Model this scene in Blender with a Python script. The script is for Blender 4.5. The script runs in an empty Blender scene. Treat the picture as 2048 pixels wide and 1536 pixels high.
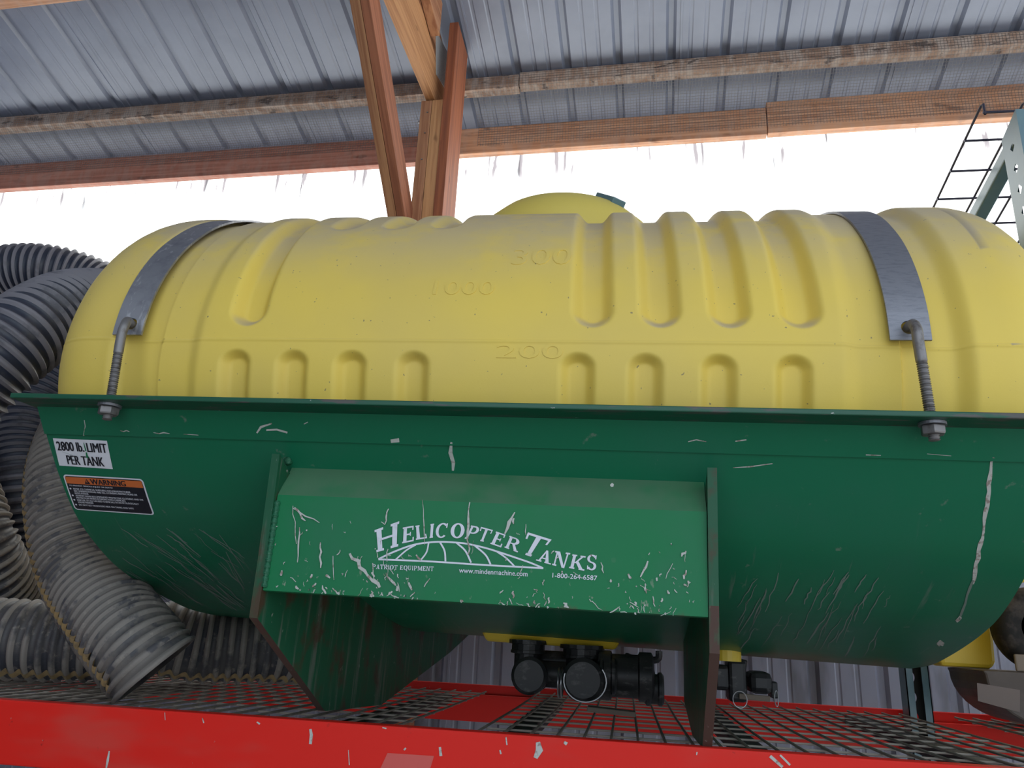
import bpy, math, random
import numpy as np
from mathutils import Matrix, Vector

C = bpy.context.scene.collection
random.seed(7)
rng = np.random.RandomState(11)
PI = math.pi

# ------------------------------------------------------------------ camera
F = 1540.0                      # focal length in pixels of a 2048 x 1536 frame
CAMH = 0.185                    # height of the eye above the shelf deck (deck top is z = 0)
_vy = np.array([228, 509, 1540.0]); _vx = np.array([10345, 9.1, -1540.0])
_y = _vy / np.linalg.norm(_vy); _x = _vx - _vx.dot(_y) * _y; _x /= np.linalg.norm(_x)
RW = np.stack([_x, _y, np.cross(_x, _y)])       # camera (right, down, forward) -> world
EYE = np.array([0.0, 0.0, CAMH])
cam_data = bpy.data.cameras.new('camera'); cam = bpy.data.objects.new('camera', cam_data); C.objects.link(cam)
cam_data.sensor_width = 36.0; cam_data.lens = F / 2048 * 36.0
cam_data.clip_start = 0.02; cam_data.clip_end = 200
_m = Matrix.Identity(4)
for r in range(3):
    _m[r][0] = RW[r][0]; _m[r][1] = -RW[r][1]; _m[r][2] = -RW[r][2]
_m[2][3] = CAMH
cam.matrix_world = _m
bpy.context.scene.camera = cam

# ------------------------------------------------------------------ world, sun, exposure
world = bpy.data.worlds.new('world'); bpy.context.scene.world = world; world.use_nodes = True
bg = world.node_tree.nodes['Background']
bg.inputs['Color'].default_value = (0.74, 0.87, 1.0, 1); bg.inputs['Strength'].default_value = 1.4
sun_data = bpy.data.lights.new('sun', 'SUN'); sun = bpy.data.objects.new('sun', sun_data); C.objects.link(sun)
sun_data.energy = 7.0; sun_data.angle = math.radians(0.6); sun_data.color = (1.0, 0.95, 0.87)
sun.rotation_euler = Vector((-0.30, -1.0, -0.75)).to_track_quat('-Z', 'Y').to_euler()
sun.location = (0, 8, 8)
vs = bpy.context.scene.view_settings
vs.view_transform = 'Standard'; vs.look = 'None'; vs.gamma = 1.0; vs.use_curve_mapping = False
vs.exposure = 0.28

# ------------------------------------------------------------------ frames
def ray(u, v): return RW @ np.array([u - 1024, v - 768, F])
def at(u, v, ax, val):
    d = ray(u, v); i = 'xyz'.index(ax); return EYE + (val - EYE[i]) / d[i] * d
BA = math.radians(2.0)                          # the shed stands two degrees askew to the rack
MB_B = Matrix.Rotation(-BA, 4, 'Z')
TAU = math.radians(0.9); P0 = np.array([-1.23, 2.22, 0.19])    # the cradle leans a little to the right
RT = np.array([[math.cos(TAU), 0, math.sin(TAU)], [0, 1, 0], [-math.sin(TAU), 0, math.cos(TAU)]])
M_T = Matrix.Translation(Vector(P0)) @ Matrix.Rotation(TAU, 4, 'Y') @ Matrix.Translation(-Vector(P0))
def lray(u, v): return RT.T @ (EYE - P0) + P0, RT.T @ ray(u, v)
def lx(u, v, i, val):
    o, d = lray(u, v); return o + (val - o[i]) / d[i] * d

# ------------------------------------------------------------------ materials
MATS = {}
def mat(name, base, rough=0.5, metal=0.0, layers=(), bump=None, spec=0.5, up=None, rot=0.0):
    """layers: (colour, scale xyz, lo, hi, detail[, amount, zmask(lo,hi)]) noise masks; up: (colour, lo, hi) settled dust on upward faces"""
    m = bpy.data.materials.new(name); m.use_nodes = True
    nt = m.node_tree; N = nt.nodes; L = nt.links; b = N['Principled BSDF']
    b.inputs['Roughness'].default_value = rough; b.inputs['Metallic'].default_value = metal
    b.inputs['Specular IOR Level'].default_value = spec
    tc = N.new('ShaderNodeTexCoord'); co = tc.outputs['Object']
    if rot:
        mr = N.new('ShaderNodeMapping'); mr.inputs['Rotation'].default_value = (rot, 0, 0); L.new(co, mr.inputs['Vector']); co = mr.outputs[0]
    cur = None
    rgb = N.new('ShaderNodeRGB'); rgb.outputs[0].default_value = (*base, 1); cur = rgb.outputs[0]
    def noise(scale, detail):
        mp = N.new('ShaderNodeMapping'); L.new(co, mp.inputs['Vector'])
        mp.inputs['Scale'].default_value = scale if hasattr(scale, '__len__') else (scale,) * 3
        nz = N.new('ShaderNodeTexNoise'); nz.inputs['Scale'].default_value = 1.0
        nz.inputs['Detail'].default_value = detail; nz.inputs['Roughness'].default_value = 0.6
        L.new(mp.outputs[0], nz.inputs['Vector']); return nz.outputs['Fac']
    def ramp(val, lo, hi, amt=1.0):
        r = N.new('ShaderNodeMapRange'); r.interpolation_type = 'SMOOTHSTEP'
        r.inputs['From Min'].default_value = lo; r.inputs['From Max'].default_value = hi
        r.inputs['To Max'].default_value = amt
        L.new(val, r.inputs['Value']); return r.outputs['Result']
    def mul(a, c):
        k = N.new('ShaderNodeMath'); k.operation = 'MULTIPLY'; L.new(a, k.inputs[0]); L.new(c, k.inputs[1]); return k.outputs[0]
    def mixin(fac, col):
        nonlocal cur
        mx = N.new('ShaderNodeMix'); mx.data_type = 'RGBA'
        L.new(fac, mx.inputs['Factor']); L.new(cur, mx.inputs['A']); mx.inputs['B'].default_value = (*col, 1)
        cur = mx.outputs['Result']
    for ly in layers:
        col, sc, lo, hi, det = ly[:5]; amt = ly[5] if len(ly) > 5 else 1.0
        f = ramp(noise(sc, det), lo, hi, amt)
        if len(ly) > 6:
            sx = N.new('ShaderNodeSeparateXYZ'); L.new(co, sx.inputs[0])
            f = mul(f, ramp(sx.outputs['XYZ'.index(ly[6][2]) if len(ly[6]) > 2 else 2], ly[6][0], ly[6][1]))
        mixin(f, col)
    if up:
        g = N.new('ShaderNodeNewGeometry'); sx = N.new('ShaderNodeSeparateXYZ'); L.new(g.outputs['Normal'], sx.inputs[0])
        f = ramp(sx.outputs['Z'], up[1], up[2], up[3] if len(up) > 3 else 1.0)
        f = mul(f, ramp(noise(9.0, 3), 0.1, 0.6)); mixin(f, up[0])
    L.new(cur, b.inputs['Base Color'])
    if bump:
        bp = N.new('ShaderNodeBump'); bp.inputs['Strength'].default_value = bump[1]; bp.inputs['Distance'].default_value = bump[2] if len(bump) > 2 else 0.002
        L.new(noise(bump[0], 4), bp.inputs['Height']); L.new(bp.outputs[0], b.inputs['Normal'])
    MATS[name] = m; return m

GREEN = (0.008, 0.150, 0.072)
mat('green_paint', GREEN, 0.36, spec=0.3, layers=[((0.022, 0.14, 0.085), (3, 3, 3), 0.42, 0.75, 4, 0.6),
    ((0.16, 0.20, 0.17), (70, 3, 9), 0.62, 0.76, 4, 0.55, (0.30, 0.10)), ((0.22, 0.23, 0.20), (26, 22, 26), 0.66, 0.74, 5, 0.5)], bump=(14, 0.12, 0.004))
mat('green_panel', (0.008, 0.175, 0.062), 0.38, spec=0.2, up=((0.16, 0.20, 0.15), 0.25, 0.8, 0.7), layers=[((0.03, 0.16, 0.085), (4, 4, 4), 0.4, 0.7, 4, 0.6),
    ((0.34, 0.33, 0.28), (60, 40, 34), 0.635, 0.70, 5, 0.9, (0.17, 0.02)), ((0.10, 0.055, 0.035), (22, 22, 26), 0.55, 0.68, 4, 0.9, (0.075, 0.045))], bump=(10, 0.12, 0.004))
mat('green_plate', (0.012, 0.090, 0.042), 0.42, spec=0.3, layers=[((0.13, 0.15, 0.12), (40, 44, 3.0), 0.54, 0.68, 5, 0.75),
    ((0.075, 0.035, 0.022), (14, 14, 9), 0.50, 0.66, 5, 0.85), ((0.3, 0.3, 0.26), (80, 80, 40), 0.68, 0.73, 4, 0.8)])
mat('rusty_edge', (0.075, 0.038, 0.028), 0.75, layers=[((0.02, 0.11, 0.05), (30, 30, 12), 0.52, 0.62, 4, 0.8, (-0.10, 0.12)), ((0.30, 0.27, 0.24), (60, 60, 30), 0.63, 0.72, 4, 0.8)])
mat('flange_paint', (0.008, 0.085, 0.045), 0.4, layers=[((0.09, 0.07, 0.07), (9, 60, 60), 0.54, 0.62, 4, 0.85), ((0.5, 0.5, 0.48), (40, 90, 60), 0.69, 0.74, 4, 0.9)])
mat('paint_chip', (0.50, 0.50, 0.47), 0.7, layers=[((0.28, 0.22, 0.19), (90, 90, 90), 0.5, 0.65, 3)])
mat('scratch_grey', (0.17, 0.22, 0.19), 0.6)
mat('weld_green', (0.02, 0.14, 0.07), 0.2, bump=((60, 60, 420), 0.9, 0.004))
mat('yellow_poly', (0.80, 0.585, 0.105), 0.5, spec=0.35, layers=[((0.70, 0.52, 0.13), (2.2, 2.2, 2.2), 0.35, 0.7, 3, 0.7),
    ((0.20, 0.16, 0.10), (120, 120, 120), 0.76, 0.79, 1, 0.8)], up=((0.50, 0.415, 0.31), 0.22, 0.88, 0.85), bump=(260, 0.12, 0.001))
mat('yellow_clean', (0.72, 0.50, 0.04), 0.42)
mat('yellow_lid', (0.66, 0.52, 0.11), 0.45)
mat('galvanised', (0.34, 0.34, 0.37), 0.45, 0.75, layers=[((0.58, 0.57, 0.60), (60, 60, 14), 0.57, 0.66, 4, 0.8), ((0.20, 0.20, 0.23), (25, 25, 25), 0.45, 0.75, 4, 0.6)], bump=(300, 0.15, 0.001))
mat('plate_zinc', (0.42, 0.43, 0.44), 0.5, 0.2)
mat('dull_steel', (0.27, 0.27, 0.30), 0.5, 0.7, layers=[((0.20, 0.20, 0.23), (40, 40, 220), 0.45, 0.7, 4, 0.8)], bump=(300, 0.2, 0.001))
mat('rod_steel', (0.24, 0.225, 0.225), 0.5, 0.6, layers=[((0.12, 0.10, 0.09), (60, 60, 30), 0.5, 0.7, 4, 0.8)])
mat('white_decal', (0.74, 0.74, 0.80), 0.4, layers=[((0.6, 0.6, 0.64), (20, 20, 20), 0.5, 0.8, 3, 0.5)])
mat('logo_silver', (0.66, 0.66, 0.74), 0.3, layers=[((0.45, 0.45, 0.5), (30, 30, 60), 0.55, 0.75, 3, 0.6)])
mat('decal_black', (0.008, 0.010, 0.018), 0.4)
mat('decal_text_black', (0.012, 0.012, 0.02), 0.5)
mat('decal_orange', (0.62, 0.15, 0.035), 0.45)
mat('decal_print', (0.55, 0.55, 0.60), 0.5)
mat('red_paint', (0.72, 0.020, 0.013), 0.45, spec=0.18, layers=[((0.60, 0.06, 0.045), (2.5, 8, 9), 0.5, 0.75, 3, 0.8), ((0.30, 0.02, 0.018), (30, 30, 30), 0.68, 0.74, 3, 0.7), ((0.40, 0.25, 0.22), (60, 60, 50), 0.72, 0.76, 3, 0.8)])
mat('red_faded', (0.62, 0.09, 0.075), 0.45)
mat('wire_brown', (0.17, 0.145, 0.12), 0.6, 0.1, layers=[((0.28, 0.24, 0.20), (30, 30, 30), 0.5, 0.7, 3, 0.6)])
mat('wire_dusty', (0.30, 0.26, 0.22), 0.7)
mat('channel_black', (0.02, 0.018, 0.018), 0.6)
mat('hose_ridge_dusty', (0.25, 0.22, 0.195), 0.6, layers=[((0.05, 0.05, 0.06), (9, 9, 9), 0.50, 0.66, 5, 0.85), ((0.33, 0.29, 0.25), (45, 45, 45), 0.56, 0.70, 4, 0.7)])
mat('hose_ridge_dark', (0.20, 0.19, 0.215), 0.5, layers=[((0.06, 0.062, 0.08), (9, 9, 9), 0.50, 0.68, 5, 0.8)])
mat('hose_dusty', (0.035, 0.036, 0.048), 0.55, layers=[((0.13, 0.115, 0.105), (7, 7, 7), 0.42, 0.62, 5, 0.5), ((0.25, 0.215, 0.185), (40, 40, 40), 0.56, 0.70, 4, 0.7)], up=((0.19, 0.165, 0.145), 0.0, 0.9, 0.45))
mat('hose_muddy', (0.050, 0.050, 0.060), 0.6, layers=[((0.16, 0.14, 0.125), (9, 9, 9), 0.30, 0.52, 5, 0.9), ((0.05, 0.05, 0.06), (16, 16, 16), 0.58, 0.68, 4, 0.8)])
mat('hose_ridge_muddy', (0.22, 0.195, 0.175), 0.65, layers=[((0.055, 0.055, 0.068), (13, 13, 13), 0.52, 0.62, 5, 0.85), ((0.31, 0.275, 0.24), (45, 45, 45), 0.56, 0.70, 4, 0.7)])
mat('hose_dark', (0.018, 0.024, 0.046), 0.45, layers=[((0.085, 0.080, 0.085), (9, 9, 9), 0.45, 0.68, 5, 0.7)], up=((0.10, 0.095, 0.11), 0.0, 0.9, 0.5))
mat('hose_stripe', (0.36, 0.245, 0.11), 0.65, layers=[((0.16, 0.12, 0.08), (40, 40, 40), 0.5, 0.7, 3, 0.7)])
mat('black_plastic', (0.012, 0.012, 0.014), 0.45, layers=[((0.085, 0.08, 0.08), (35, 35, 60), 0.54, 0.68, 5, 0.85)], up=((0.10, 0.095, 0.09), 0.2, 0.9, 0.6))
mat('ring_metal', (0.35, 0.35, 0.36), 0.35, 0.8)
mat('rubber', (0.016, 0.014, 0.013), 0.7, spec=0.2, layers=[((0.075, 0.06, 0.05), (14, 14, 14), 0.5, 0.7, 4, 0.8)])
mat('tan_block', (0.20, 0.155, 0.12), 0.7)
mat('brown_tub', (0.075, 0.054, 0.043), 0.55, layers=[((0.12, 0.095, 0.08), (6, 6, 6), 0.45, 0.7, 4, 0.8)])
mat('pale_label', (0.17, 0.13, 0.115), 0.7)
mat('teal_paint', (0.085, 0.165, 0.205), 0.30, 0.0, spec=0.7, layers=[((0.12, 0.20, 0.21), (12, 12, 5), 0.45, 0.7, 4, 0.7)])
mat('wire_purple', (0.055, 0.050, 0.075), 0.4, 0.5)
mat('wire_cloth', (0.19, 0.18, 0.18), 0.5, 0.2)
mat('roof_metal', (0.20, 0.225, 0.30), 0.34, 0.0, layers=[((0.15, 0.17, 0.235), (2.5, 2.5, 2.5), 0.4, 0.7, 4, 0.8), ((0.16, 0.15, 0.15), (9, 9, 9), 0.69, 0.76, 5, 0.7)], spec=0.7)
mat('wall_metal', (0.25, 0.25, 0.31), 0.42, 0.0, layers=[((0.10, 0.095, 0.105), (5, 3, 1.2), 0.48, 0.66, 4, 0.8), ((0.17, 0.165, 0.20), (14, 3, 3), 0.5, 0.72, 4, 0.7)], spec=0.6)
mat('concrete', (0.36, 0.34, 0.31), 0.9, layers=[((0.27, 0.25, 0.23), (1.2, 1.2, 1.2), 0.4, 0.7, 5)])
mat('gravel', (0.56, 0.55, 0.53), 0.95, layers=[((0.46, 0.43, 0.39), (3, 3, 3), 0.4, 0.7, 6)])
def wood(name, axis, base, dark, dirt=0.0, rot=0.0):
    s = {'x': (1.6, 55, 55), 'y': (55, 1.6, 55), 'z': (55, 55, 1.6)}[axis]
    s2 = {'x': (5, 16, 16), 'y': (16, 5, 16), 'z': (16, 16, 5)}[axis]
    ly = [(dark, s, 0.40, 0.62, 5, 0.9), (tuple(0.55 * c for c in dark), s2, 0.66, 0.74, 2, 0.8)]
    if dirt: ly += [((0.44, 0.36, 0.31), (22, 9, 9), 0.40, 0.62, 5, dirt), ((0.07, 0.05, 0.045), (9, 9, 30), 0.57, 0.66, 5, dirt)]
    return mat(name, base, 0.72, layers=ly, bump=(s, 0.25, 0.002), rot=rot)
OR = (0.42, 0.205, 0.105); ORD = (0.27, 0.105, 0.050)
wood('wood_x', 'x', (0.58, 0.30, 0.17), (0.38, 0.17, 0.09), 0.25); wood('wood_y', 'y', OR, ORD); wood('wood_z', 'z', OR, ORD)
wood('wood_red_z', 'z', (0.30, 0.092, 0.038), (0.19, 0.055, 0.025)); wood('wood_red_x', 'x', (0.46, 0.19, 0.13), (0.32, 0.12, 0.08), 0.2)
wood('brace_tan', 'z', (0.40, 0.20, 0.10), (0.26, 0.105, 0.05), 0, math.radians(-47)); wood('brace_red', 'z', (0.34, 0.125, 0.065), (0.21, 0.07, 0.035), 0, math.radians(-47))
wood('wood_pale_z', 'z', (0.52, 0.27, 0.12), (0.36, 0.16, 0.065)); wood('wood_pale_y', 'y', (0.50, 0.25, 0.11), (0.34, 0.15, 0.06))
wood('wood_grimy_x', 'x', (0.38, 0.25, 0.18), (0.22, 0.13, 0.09), 0.9)
def translucent():
    m = bpy.data.materials.new('translucent_panel'); m.use_nodes = True; nt = m.node_tree; N = nt.nodes; L = nt.links
    N.remove(N['Principled BSDF']); out = N['Material Output']
    tc = N.new('ShaderNodeTexCoord'); mp = N.new('ShaderNodeMapping'); mp.inputs['Scale'].default_value = (24, 1, 2.4); L.new(tc.outputs['Object'], mp.inputs[0])
    nz = N.new('ShaderNodeTexNoise'); nz.inputs['Scale'].default_value = 1; nz.inputs['Detail'].default_value = 3; L.new(mp.outputs[0], nz.inputs['Vector'])
    r = N.new('ShaderNodeMapRange'); r.interpolation_type = 'SMOOTHSTEP'; r.inputs['From Min'].default_value = 0.585; r.inputs['From Max'].default_value = 0.65; L.new(nz.outputs['Fac'], r.inputs['Value'])
    sx = N.new('ShaderNodeSeparateXYZ'); L.new(tc.outputs['Object'], sx.inputs[0])
    r2 = N.new('ShaderNodeMapRange'); r2.interpolation_type = 'SMOOTHSTEP'; r2.inputs['From Min'].default_value = 1.22; r2.inputs['From Max'].default_value = 1.42; L.new(sx.outputs['Z'], r2.inputs['Value'])
    k = N.new('ShaderNodeMath'); k.operation = 'MULTIPLY'; L.new(r.outputs[0], k.inputs[0]); L.new(r2.outputs[0], k.inputs[1])
    mx = N.new('ShaderNodeMix'); mx.data_type = 'RGBA'; L.new(k.outputs[0], mx.inputs['Factor'])
    mx.inputs['A'].default_value = (0.90, 0.92, 0.92, 1); mx.inputs['B'].default_value = (0.20, 0.185, 0.20, 1)
    t = N.new('ShaderNodeBsdfTranslucent'); L.new(mx.outputs['Result'], t.inputs['Color']); L.new(t.outputs[0], out.inputs['Surface'])
    MATS['translucent_panel'] = m
translucent()

# ------------------------------------------------------------------ mesh builder
class MB:
    def __init__(s): s.v = []; s.f = []; s.mi = []; s.n = 0
    def add(s, verts, faces, mi=0):
        verts = np.asarray(verts, float).reshape(-1, 3); s.v.append(verts)
        s.f += [tuple(i + s.n for i in f) for f in faces]; s.mi += [mi] * len(faces); s.n += len(verts); return s
    def box(s, x0, x1, y0, y1, z0, z1, mi=0):
        v = [(x, y, z) for z in (z0, z1) for y in (y0, y1) for x in (x0, x1)]
        return s.add(v, [(0, 2, 3, 1), (4, 5, 7, 6), (0, 1, 5, 4), (2, 6, 7, 3), (0, 4, 6, 2), (1, 3, 7, 5)], mi)
    def prism(s, pts, d, mi=0, edge_mi=None, edges=None):
        """pts: closed 3-D polygon, extruded by vector d; edges: indices of side faces given edge_mi"""
        n = len(pts); p = np.asarray(pts, float); q = p + np.asarray(d, float)
        s.add(np.vstack([p, q]), [tuple(range(n))[::-1], tuple(range(n, 2 * n))], mi)
        b = s.n - 2 * n
        for i in range(n):
            j = (i + 1) % n; s.f.append((b + i, b + j, b + n + j, b + n + i))
            s.mi.append(edge_mi if (edge_mi is not None and (edges is None or i in edges)) else mi)
        return s
    def bar(s, a, b, w, h, up=(0, 0, 1), mi=0):
        a = np.asarray(a, float); b = np.asarray(b, float); t = (b - a) / np.linalg.norm(b - a)
        sd = np.cross(t, up); sd /= np.linalg.norm(sd); u = np.cross(sd, t)
        v = [p + sd * w / 2 * i + u * h / 2 * j for p in (a, b) for (i, j) in ((-1, -1), (1, -1), (1, 1), (-1, 1))]
        return s.add(v, [(0, 3, 2, 1), (4, 5, 6, 7), (0, 1, 5, 4), (1, 2, 6, 5), (2, 3, 7, 6), (3, 0, 4, 7)], mi)
    def tube(s, pts, rad, seg=12, caps=True, mi=0, ref=None):
        P = np.asarray(pts, float); n = len(P)
        rad = np.full(n, rad) if np.isscalar(rad) else np.asarray(rad, float)
        T = np.gradient(P, axis=0); T /= np.linalg.norm(T, axis=1)[:, None] + 1e-12
        u = np.array(ref if ref is not None else ((0, 0, 1) if abs(T[0][2]) < 0.9 else (1, 0, 0)), float)
        V = []; a = np.arange(seg) / seg * 2 * PI
        for i in range(n):
            u = u - T[i] * u.dot(T[i]); u /= np.linalg.norm(u); w = np.cross(T[i], u)
            V.append(P[i] + rad[i] * (np.cos(a)[:, None] * u + np.sin(a)[:, None] * w))
        fs = []
        for i in range(n - 1):
            for k in range(seg):
                k2 = (k + 1) % seg; fs.append((i * seg + k, i * seg + k2, (i + 1) * seg + k2, (i + 1) * seg + k))
        if caps: fs += [tuple(range(seg))[::-1], tuple((n - 1) * seg + k for k in range(seg))]
        return s.add(np.vstack(V), fs, mi)
    def lathe(s, prof, c, axis='z', seg=28, mi=0, ang0=0.0):
        """prof: (r, h) pairs round an axis through c"""
        V = []; c = np.asarray(c, float)
        for r, h in prof:
            for k in range(seg):
                a = ang0 + k / seg * 2 * PI; x, y = r * math.cos(a), r * math.sin(a)
                V.append(c + {'z': (x, y, h), 'x': (h, x, y), 'y': (x, h, y)}[axis] if not isinstance(axis, np.ndarray) else c)
        fs = []; n = len(prof)
        for i in range(n - 1):
            for k in range(seg):
                k2 = (k + 1) % seg; fs.append((i * seg + k, i * seg + k2, (i + 1) * seg + k2, (i + 1) * seg + k))
        fs += [tuple(range(seg))[::-1], tuple((n - 1) * seg + k for k in range(seg))]
        return s.add(V, fs, mi)
    def grid(s, P, mi=0):
        """P: array rows x cols x 3"""
        P = np.asarray(P, float); r, c = P.shape[:2]
        return s.add(P.reshape(-1, 3), [(i * c + j, i * c + j + 1, (i + 1) * c + j + 1, (i + 1) * c + j) for i in range(r - 1) for j in range(c - 1)], mi)
    def build(s, name, mats, parent=None, frame=None, origin=None, smooth=False, bevel=0.0, angle=35):
        V = np.vstack(s.v)
        if parent is not None and origin is None: origin = np.array(parent['_o'])
        if origin is None: origin = np.array([(V[:, 0].min() + V[:, 0].max()) / 2, (V[:, 1].min() + V[:, 1].max()) / 2, V[:, 2].min()])
        origin = np.asarray(origin, float)
        me = bpy.data.meshes.new(name); me.from_pydata((V - origin).tolist(), [], s.f)
        for m in (mats if isinstance(mats, (list, tuple)) else [mats]): me.materials.append(MATS[m])
        if any(s.mi): me.polygons.foreach_set('material_index', s.mi)
        if smooth:
            me.polygons.foreach_set('use_smooth', [True] * len(s.f))
            try: me.set_sharp_from_angle(angle=math.radians(angle))
            except Exception: pass
        me.update()
        o = bpy.data.objects.new(name, me); C.objects.link(o)
        if parent is not None:
            o.parent = parent; po = np.array(parent['_o']); o.location = Vector(origin - po)
        else:
            o.matrix_world = (frame or Matrix.Identity(4)) @ Matrix.Translation(Vector(origin))
        if bevel:
            md = o.modifiers.new('bevel', 'BEVEL'); md.width = bevel; md.segments = 2; md.limit_method = 'ANGLE'
        o['_o'] = list(origin)
        return o
def tag(o, label=None, cat=None, group=None, kind=None):
    if label: o['label'] = label
    if cat: o['category'] = cat
    if group: o['group'] = group
    if kind: o['kind'] = kind
    return o
def thing(name, label, cat, loc, frame=None, group=None):
    o = bpy.data.objects.new(name, None); C.objects.link(o); o.empty_display_size = 0.1
    o.matrix_world = (frame or Matrix.Identity(4)) @ Matrix.Translation(Vector(loc)); o['_o'] = list(map(float, loc))
    return tag(o, label, cat, group)
def spline(pts, ds):
    P = np.asarray(pts, float); P = np.vstack([2 * P[0] - P[1], P, 2 * P[-1] - P[-2]]); out = []
    for i in range(1, len(P) - 2):
        for t in np.linspace(0, 1, 40, endpoint=False):
            a, b, c, d = P[i - 1], P[i], P[i + 1], P[i + 2]
            out.append(0.5 * (2 * b + (c - a) * t + (2 * a - 5 * b + 4 * c - d) * t * t + (3 * b - a - 3 * c + d) * t ** 3))
    out.append(P[-2]); out = np.array(out)
    s = np.r_[0, np.cumsum(np.linalg.norm(np.diff(out, axis=0), axis=1))]
    q = np.arange(0, s[-1], ds)
    return np.stack([np.interp(q, s, out[:, k]) for k in range(3)], 1), q
def holed_cell(m, f, u0, u1, v0, v1, cu, cv, ru, rv, mi=0, seg=24):
    """a flat patch in (u,v) with an elliptical hole; f maps (u,v) to 3-D"""
    a = np.arange(seg) / seg * 2 * PI; inner = np.stack([cu + ru * np.cos(a), cv + rv * np.sin(a)], 1); outer = []
    for t in a:
        dx, dy = math.cos(t), math.sin(t); ks = []
        if dx > 1e-9: ks.append((u1 - cu) / dx)
        if dx < -1e-9: ks.append((u0 - cu) / dx)
        if dy > 1e-9: ks.append((v1 - cv) / dy)
        if dy < -1e-9: ks.append((v0 - cv) / dy)
        k = min(ks); outer.append((cu + dx * k, cv + dy * k))
    # snap the nearest outer point to each corner
    outer = np.array(outer)
    for c in ((u0, v0), (u1, v0), (u1, v1), (u0, v1)):
        outer[np.argmin(np.hypot((outer[:, 0] - c[0]) / (u1 - u0), (outer[:, 1] - c[1]) / (v1 - v0)))] = c
    V = [f(*p) for p in inner] + [f(*p) for p in outer]
    m.add(V, [(k, (k + 1) % seg, seg + (k + 1) % seg, seg + k) for k in range(seg)], mi)
def text_shape(body, bold=0.0, shear=0.0, spacing=1.0):
    cu = bpy.data.curves.new('t', 'FONT'); cu.body = body; cu.size = 1.0; cu.offset = bold; cu.shear = shear; cu.resolution_u = 3; cu.space_character = spacing
    o = bpy.data.objects.new('t', cu); C.objects.link(o)
    dg = bpy.context.evaluated_depsgraph_get(); me = bpy.data.meshes.new_from_object(o.evaluated_get(dg))
    V = np.array([v.co[:2] for v in me.vertices]); Fc = [tuple(p.vertices) for p in me.polygons]
    C.objects.unlink(o); bpy.data.objects.remove(o); bpy.data.curves.remove(cu); bpy.data.meshes.remove(me)
    return V, Fc
def quad_map(q):      # q: bl, br, tr, tl
    q = [np.asarray(p, float) for p in q]
    return lambda s, t: (q[0] * (1 - s) + q[1] * s) * (1 - t) + (q[3] * (1 - s) + q[2] * s) * t

# ------------------------------------------------------------------ the shed
YW = 3.66
def roof_z(yb): return 3.02 + math.tan(math.radians(14)) * (3.75 - yb)
def rib_profile(x0, x1, pitch=0.274, phase=0.1113, h=0.020):
    """lower-face section of ribbed metal sheet: pairs (x, lift)"""
    out = []; k0 = math.floor((x0 - phase) / pitch); k1 = math.ceil((x1 - phase) / pitch)
    for k in range(k0, k1 + 1):
        c = phase + k * pitch
        out += [(c - 0.026, 0), (c - 0.012, h), (c + 0.012, h), (c + 0.026, 0)]
        if k % 4 == 0: out += [(c + 0.045, 0.0), (c + 0.046, -0.004), (c + 0.056, -0.004), (c + 0.057, 0.0)]
        for q in (0.36, 0.64):
            m = c + pitch * q; out += [(m - 0.012, 0), (m - 0.006, 0.004), (m + 0.006, 0.004), (m + 0.012, 0)]
    return [p for p in out if x0 <= p[0] <= x1]
prof = rib_profile(-6, 5)
nz_ = math.cos(math.radians(14)); ny_ = math.sin(math.radians(14))
m = MB(); rows = []
for yb in np.linspace(-2.2, 3.83, 12):
    rows.append([(x, yb + ny_ * l, roof_z(yb) + nz_ * l) for x, l in prof])
m.grid(rows)
tag(m.build('ceiling', 'roof_metal', frame=MB_B, origin=(0, 3, 3)), kind='structure')
m = MB(); m.grid([[(x, YW + l, z) for x, l in prof] for z in (-1.42, -0.6, 0.2, 1.25)])
tag(m.build('wall_back', 'wall_metal', frame=MB_B, origin=(0, YW, -1.42)), kind='structure')
m = MB(); m.grid([[(x, YW + 0.004 + l, z) for x, l in prof] for z in (1.24, 1.8, 2.4, 2.895)])
tag(m.build('window_1', 'translucent_panel', frame=MB_B, origin=(0, YW, 1.24)), kind='structure')
m = MB(); m.box(-6, 5, 3.80, 3.812, 2.885, 3.012)
tag(m.build('eave_light_block_1', 'roof_metal', frame=MB_B, origin=(0, 3.8, 2.885)), kind='structure')  # unseen strip, added to keep outside light off the roof at the eave
m = MB(); m.grid([[(-4.7 - l, y, z) for y, l in rib_profile(-2.2, 3.66)] for z in (-1.42, 2.9)])
tag(m.build('light_block_left', 'wall_metal', frame=MB_B, origin=(-4.7, 1, -1.42)), kind='structure')  # side wall out of view, added to cut light from the left
m = MB(); m.grid([[(x, -2.2 - l, z) for x, l in rib_profile(-4.7, -1.9)] for z in (-1.42, 4.35)])
tag(m.build('light_block_front', 'wall_metal', frame=MB_B, origin=(-3.2, -2.2, -1.42)), kind='structure')  # unseen partial wall, added so daylight arrives from the front right
m = MB(); m.box(-6, 6, -2.4, 3.95, -1.52, -1.42); tag(m.build('floor', 'concrete'), kind='structure')
m = MB(); m.box(-40, 40, -40, 40, -1.62, -1.53); o = m.build('ground', 'gravel'); tag(o, kind='structure')

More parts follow.
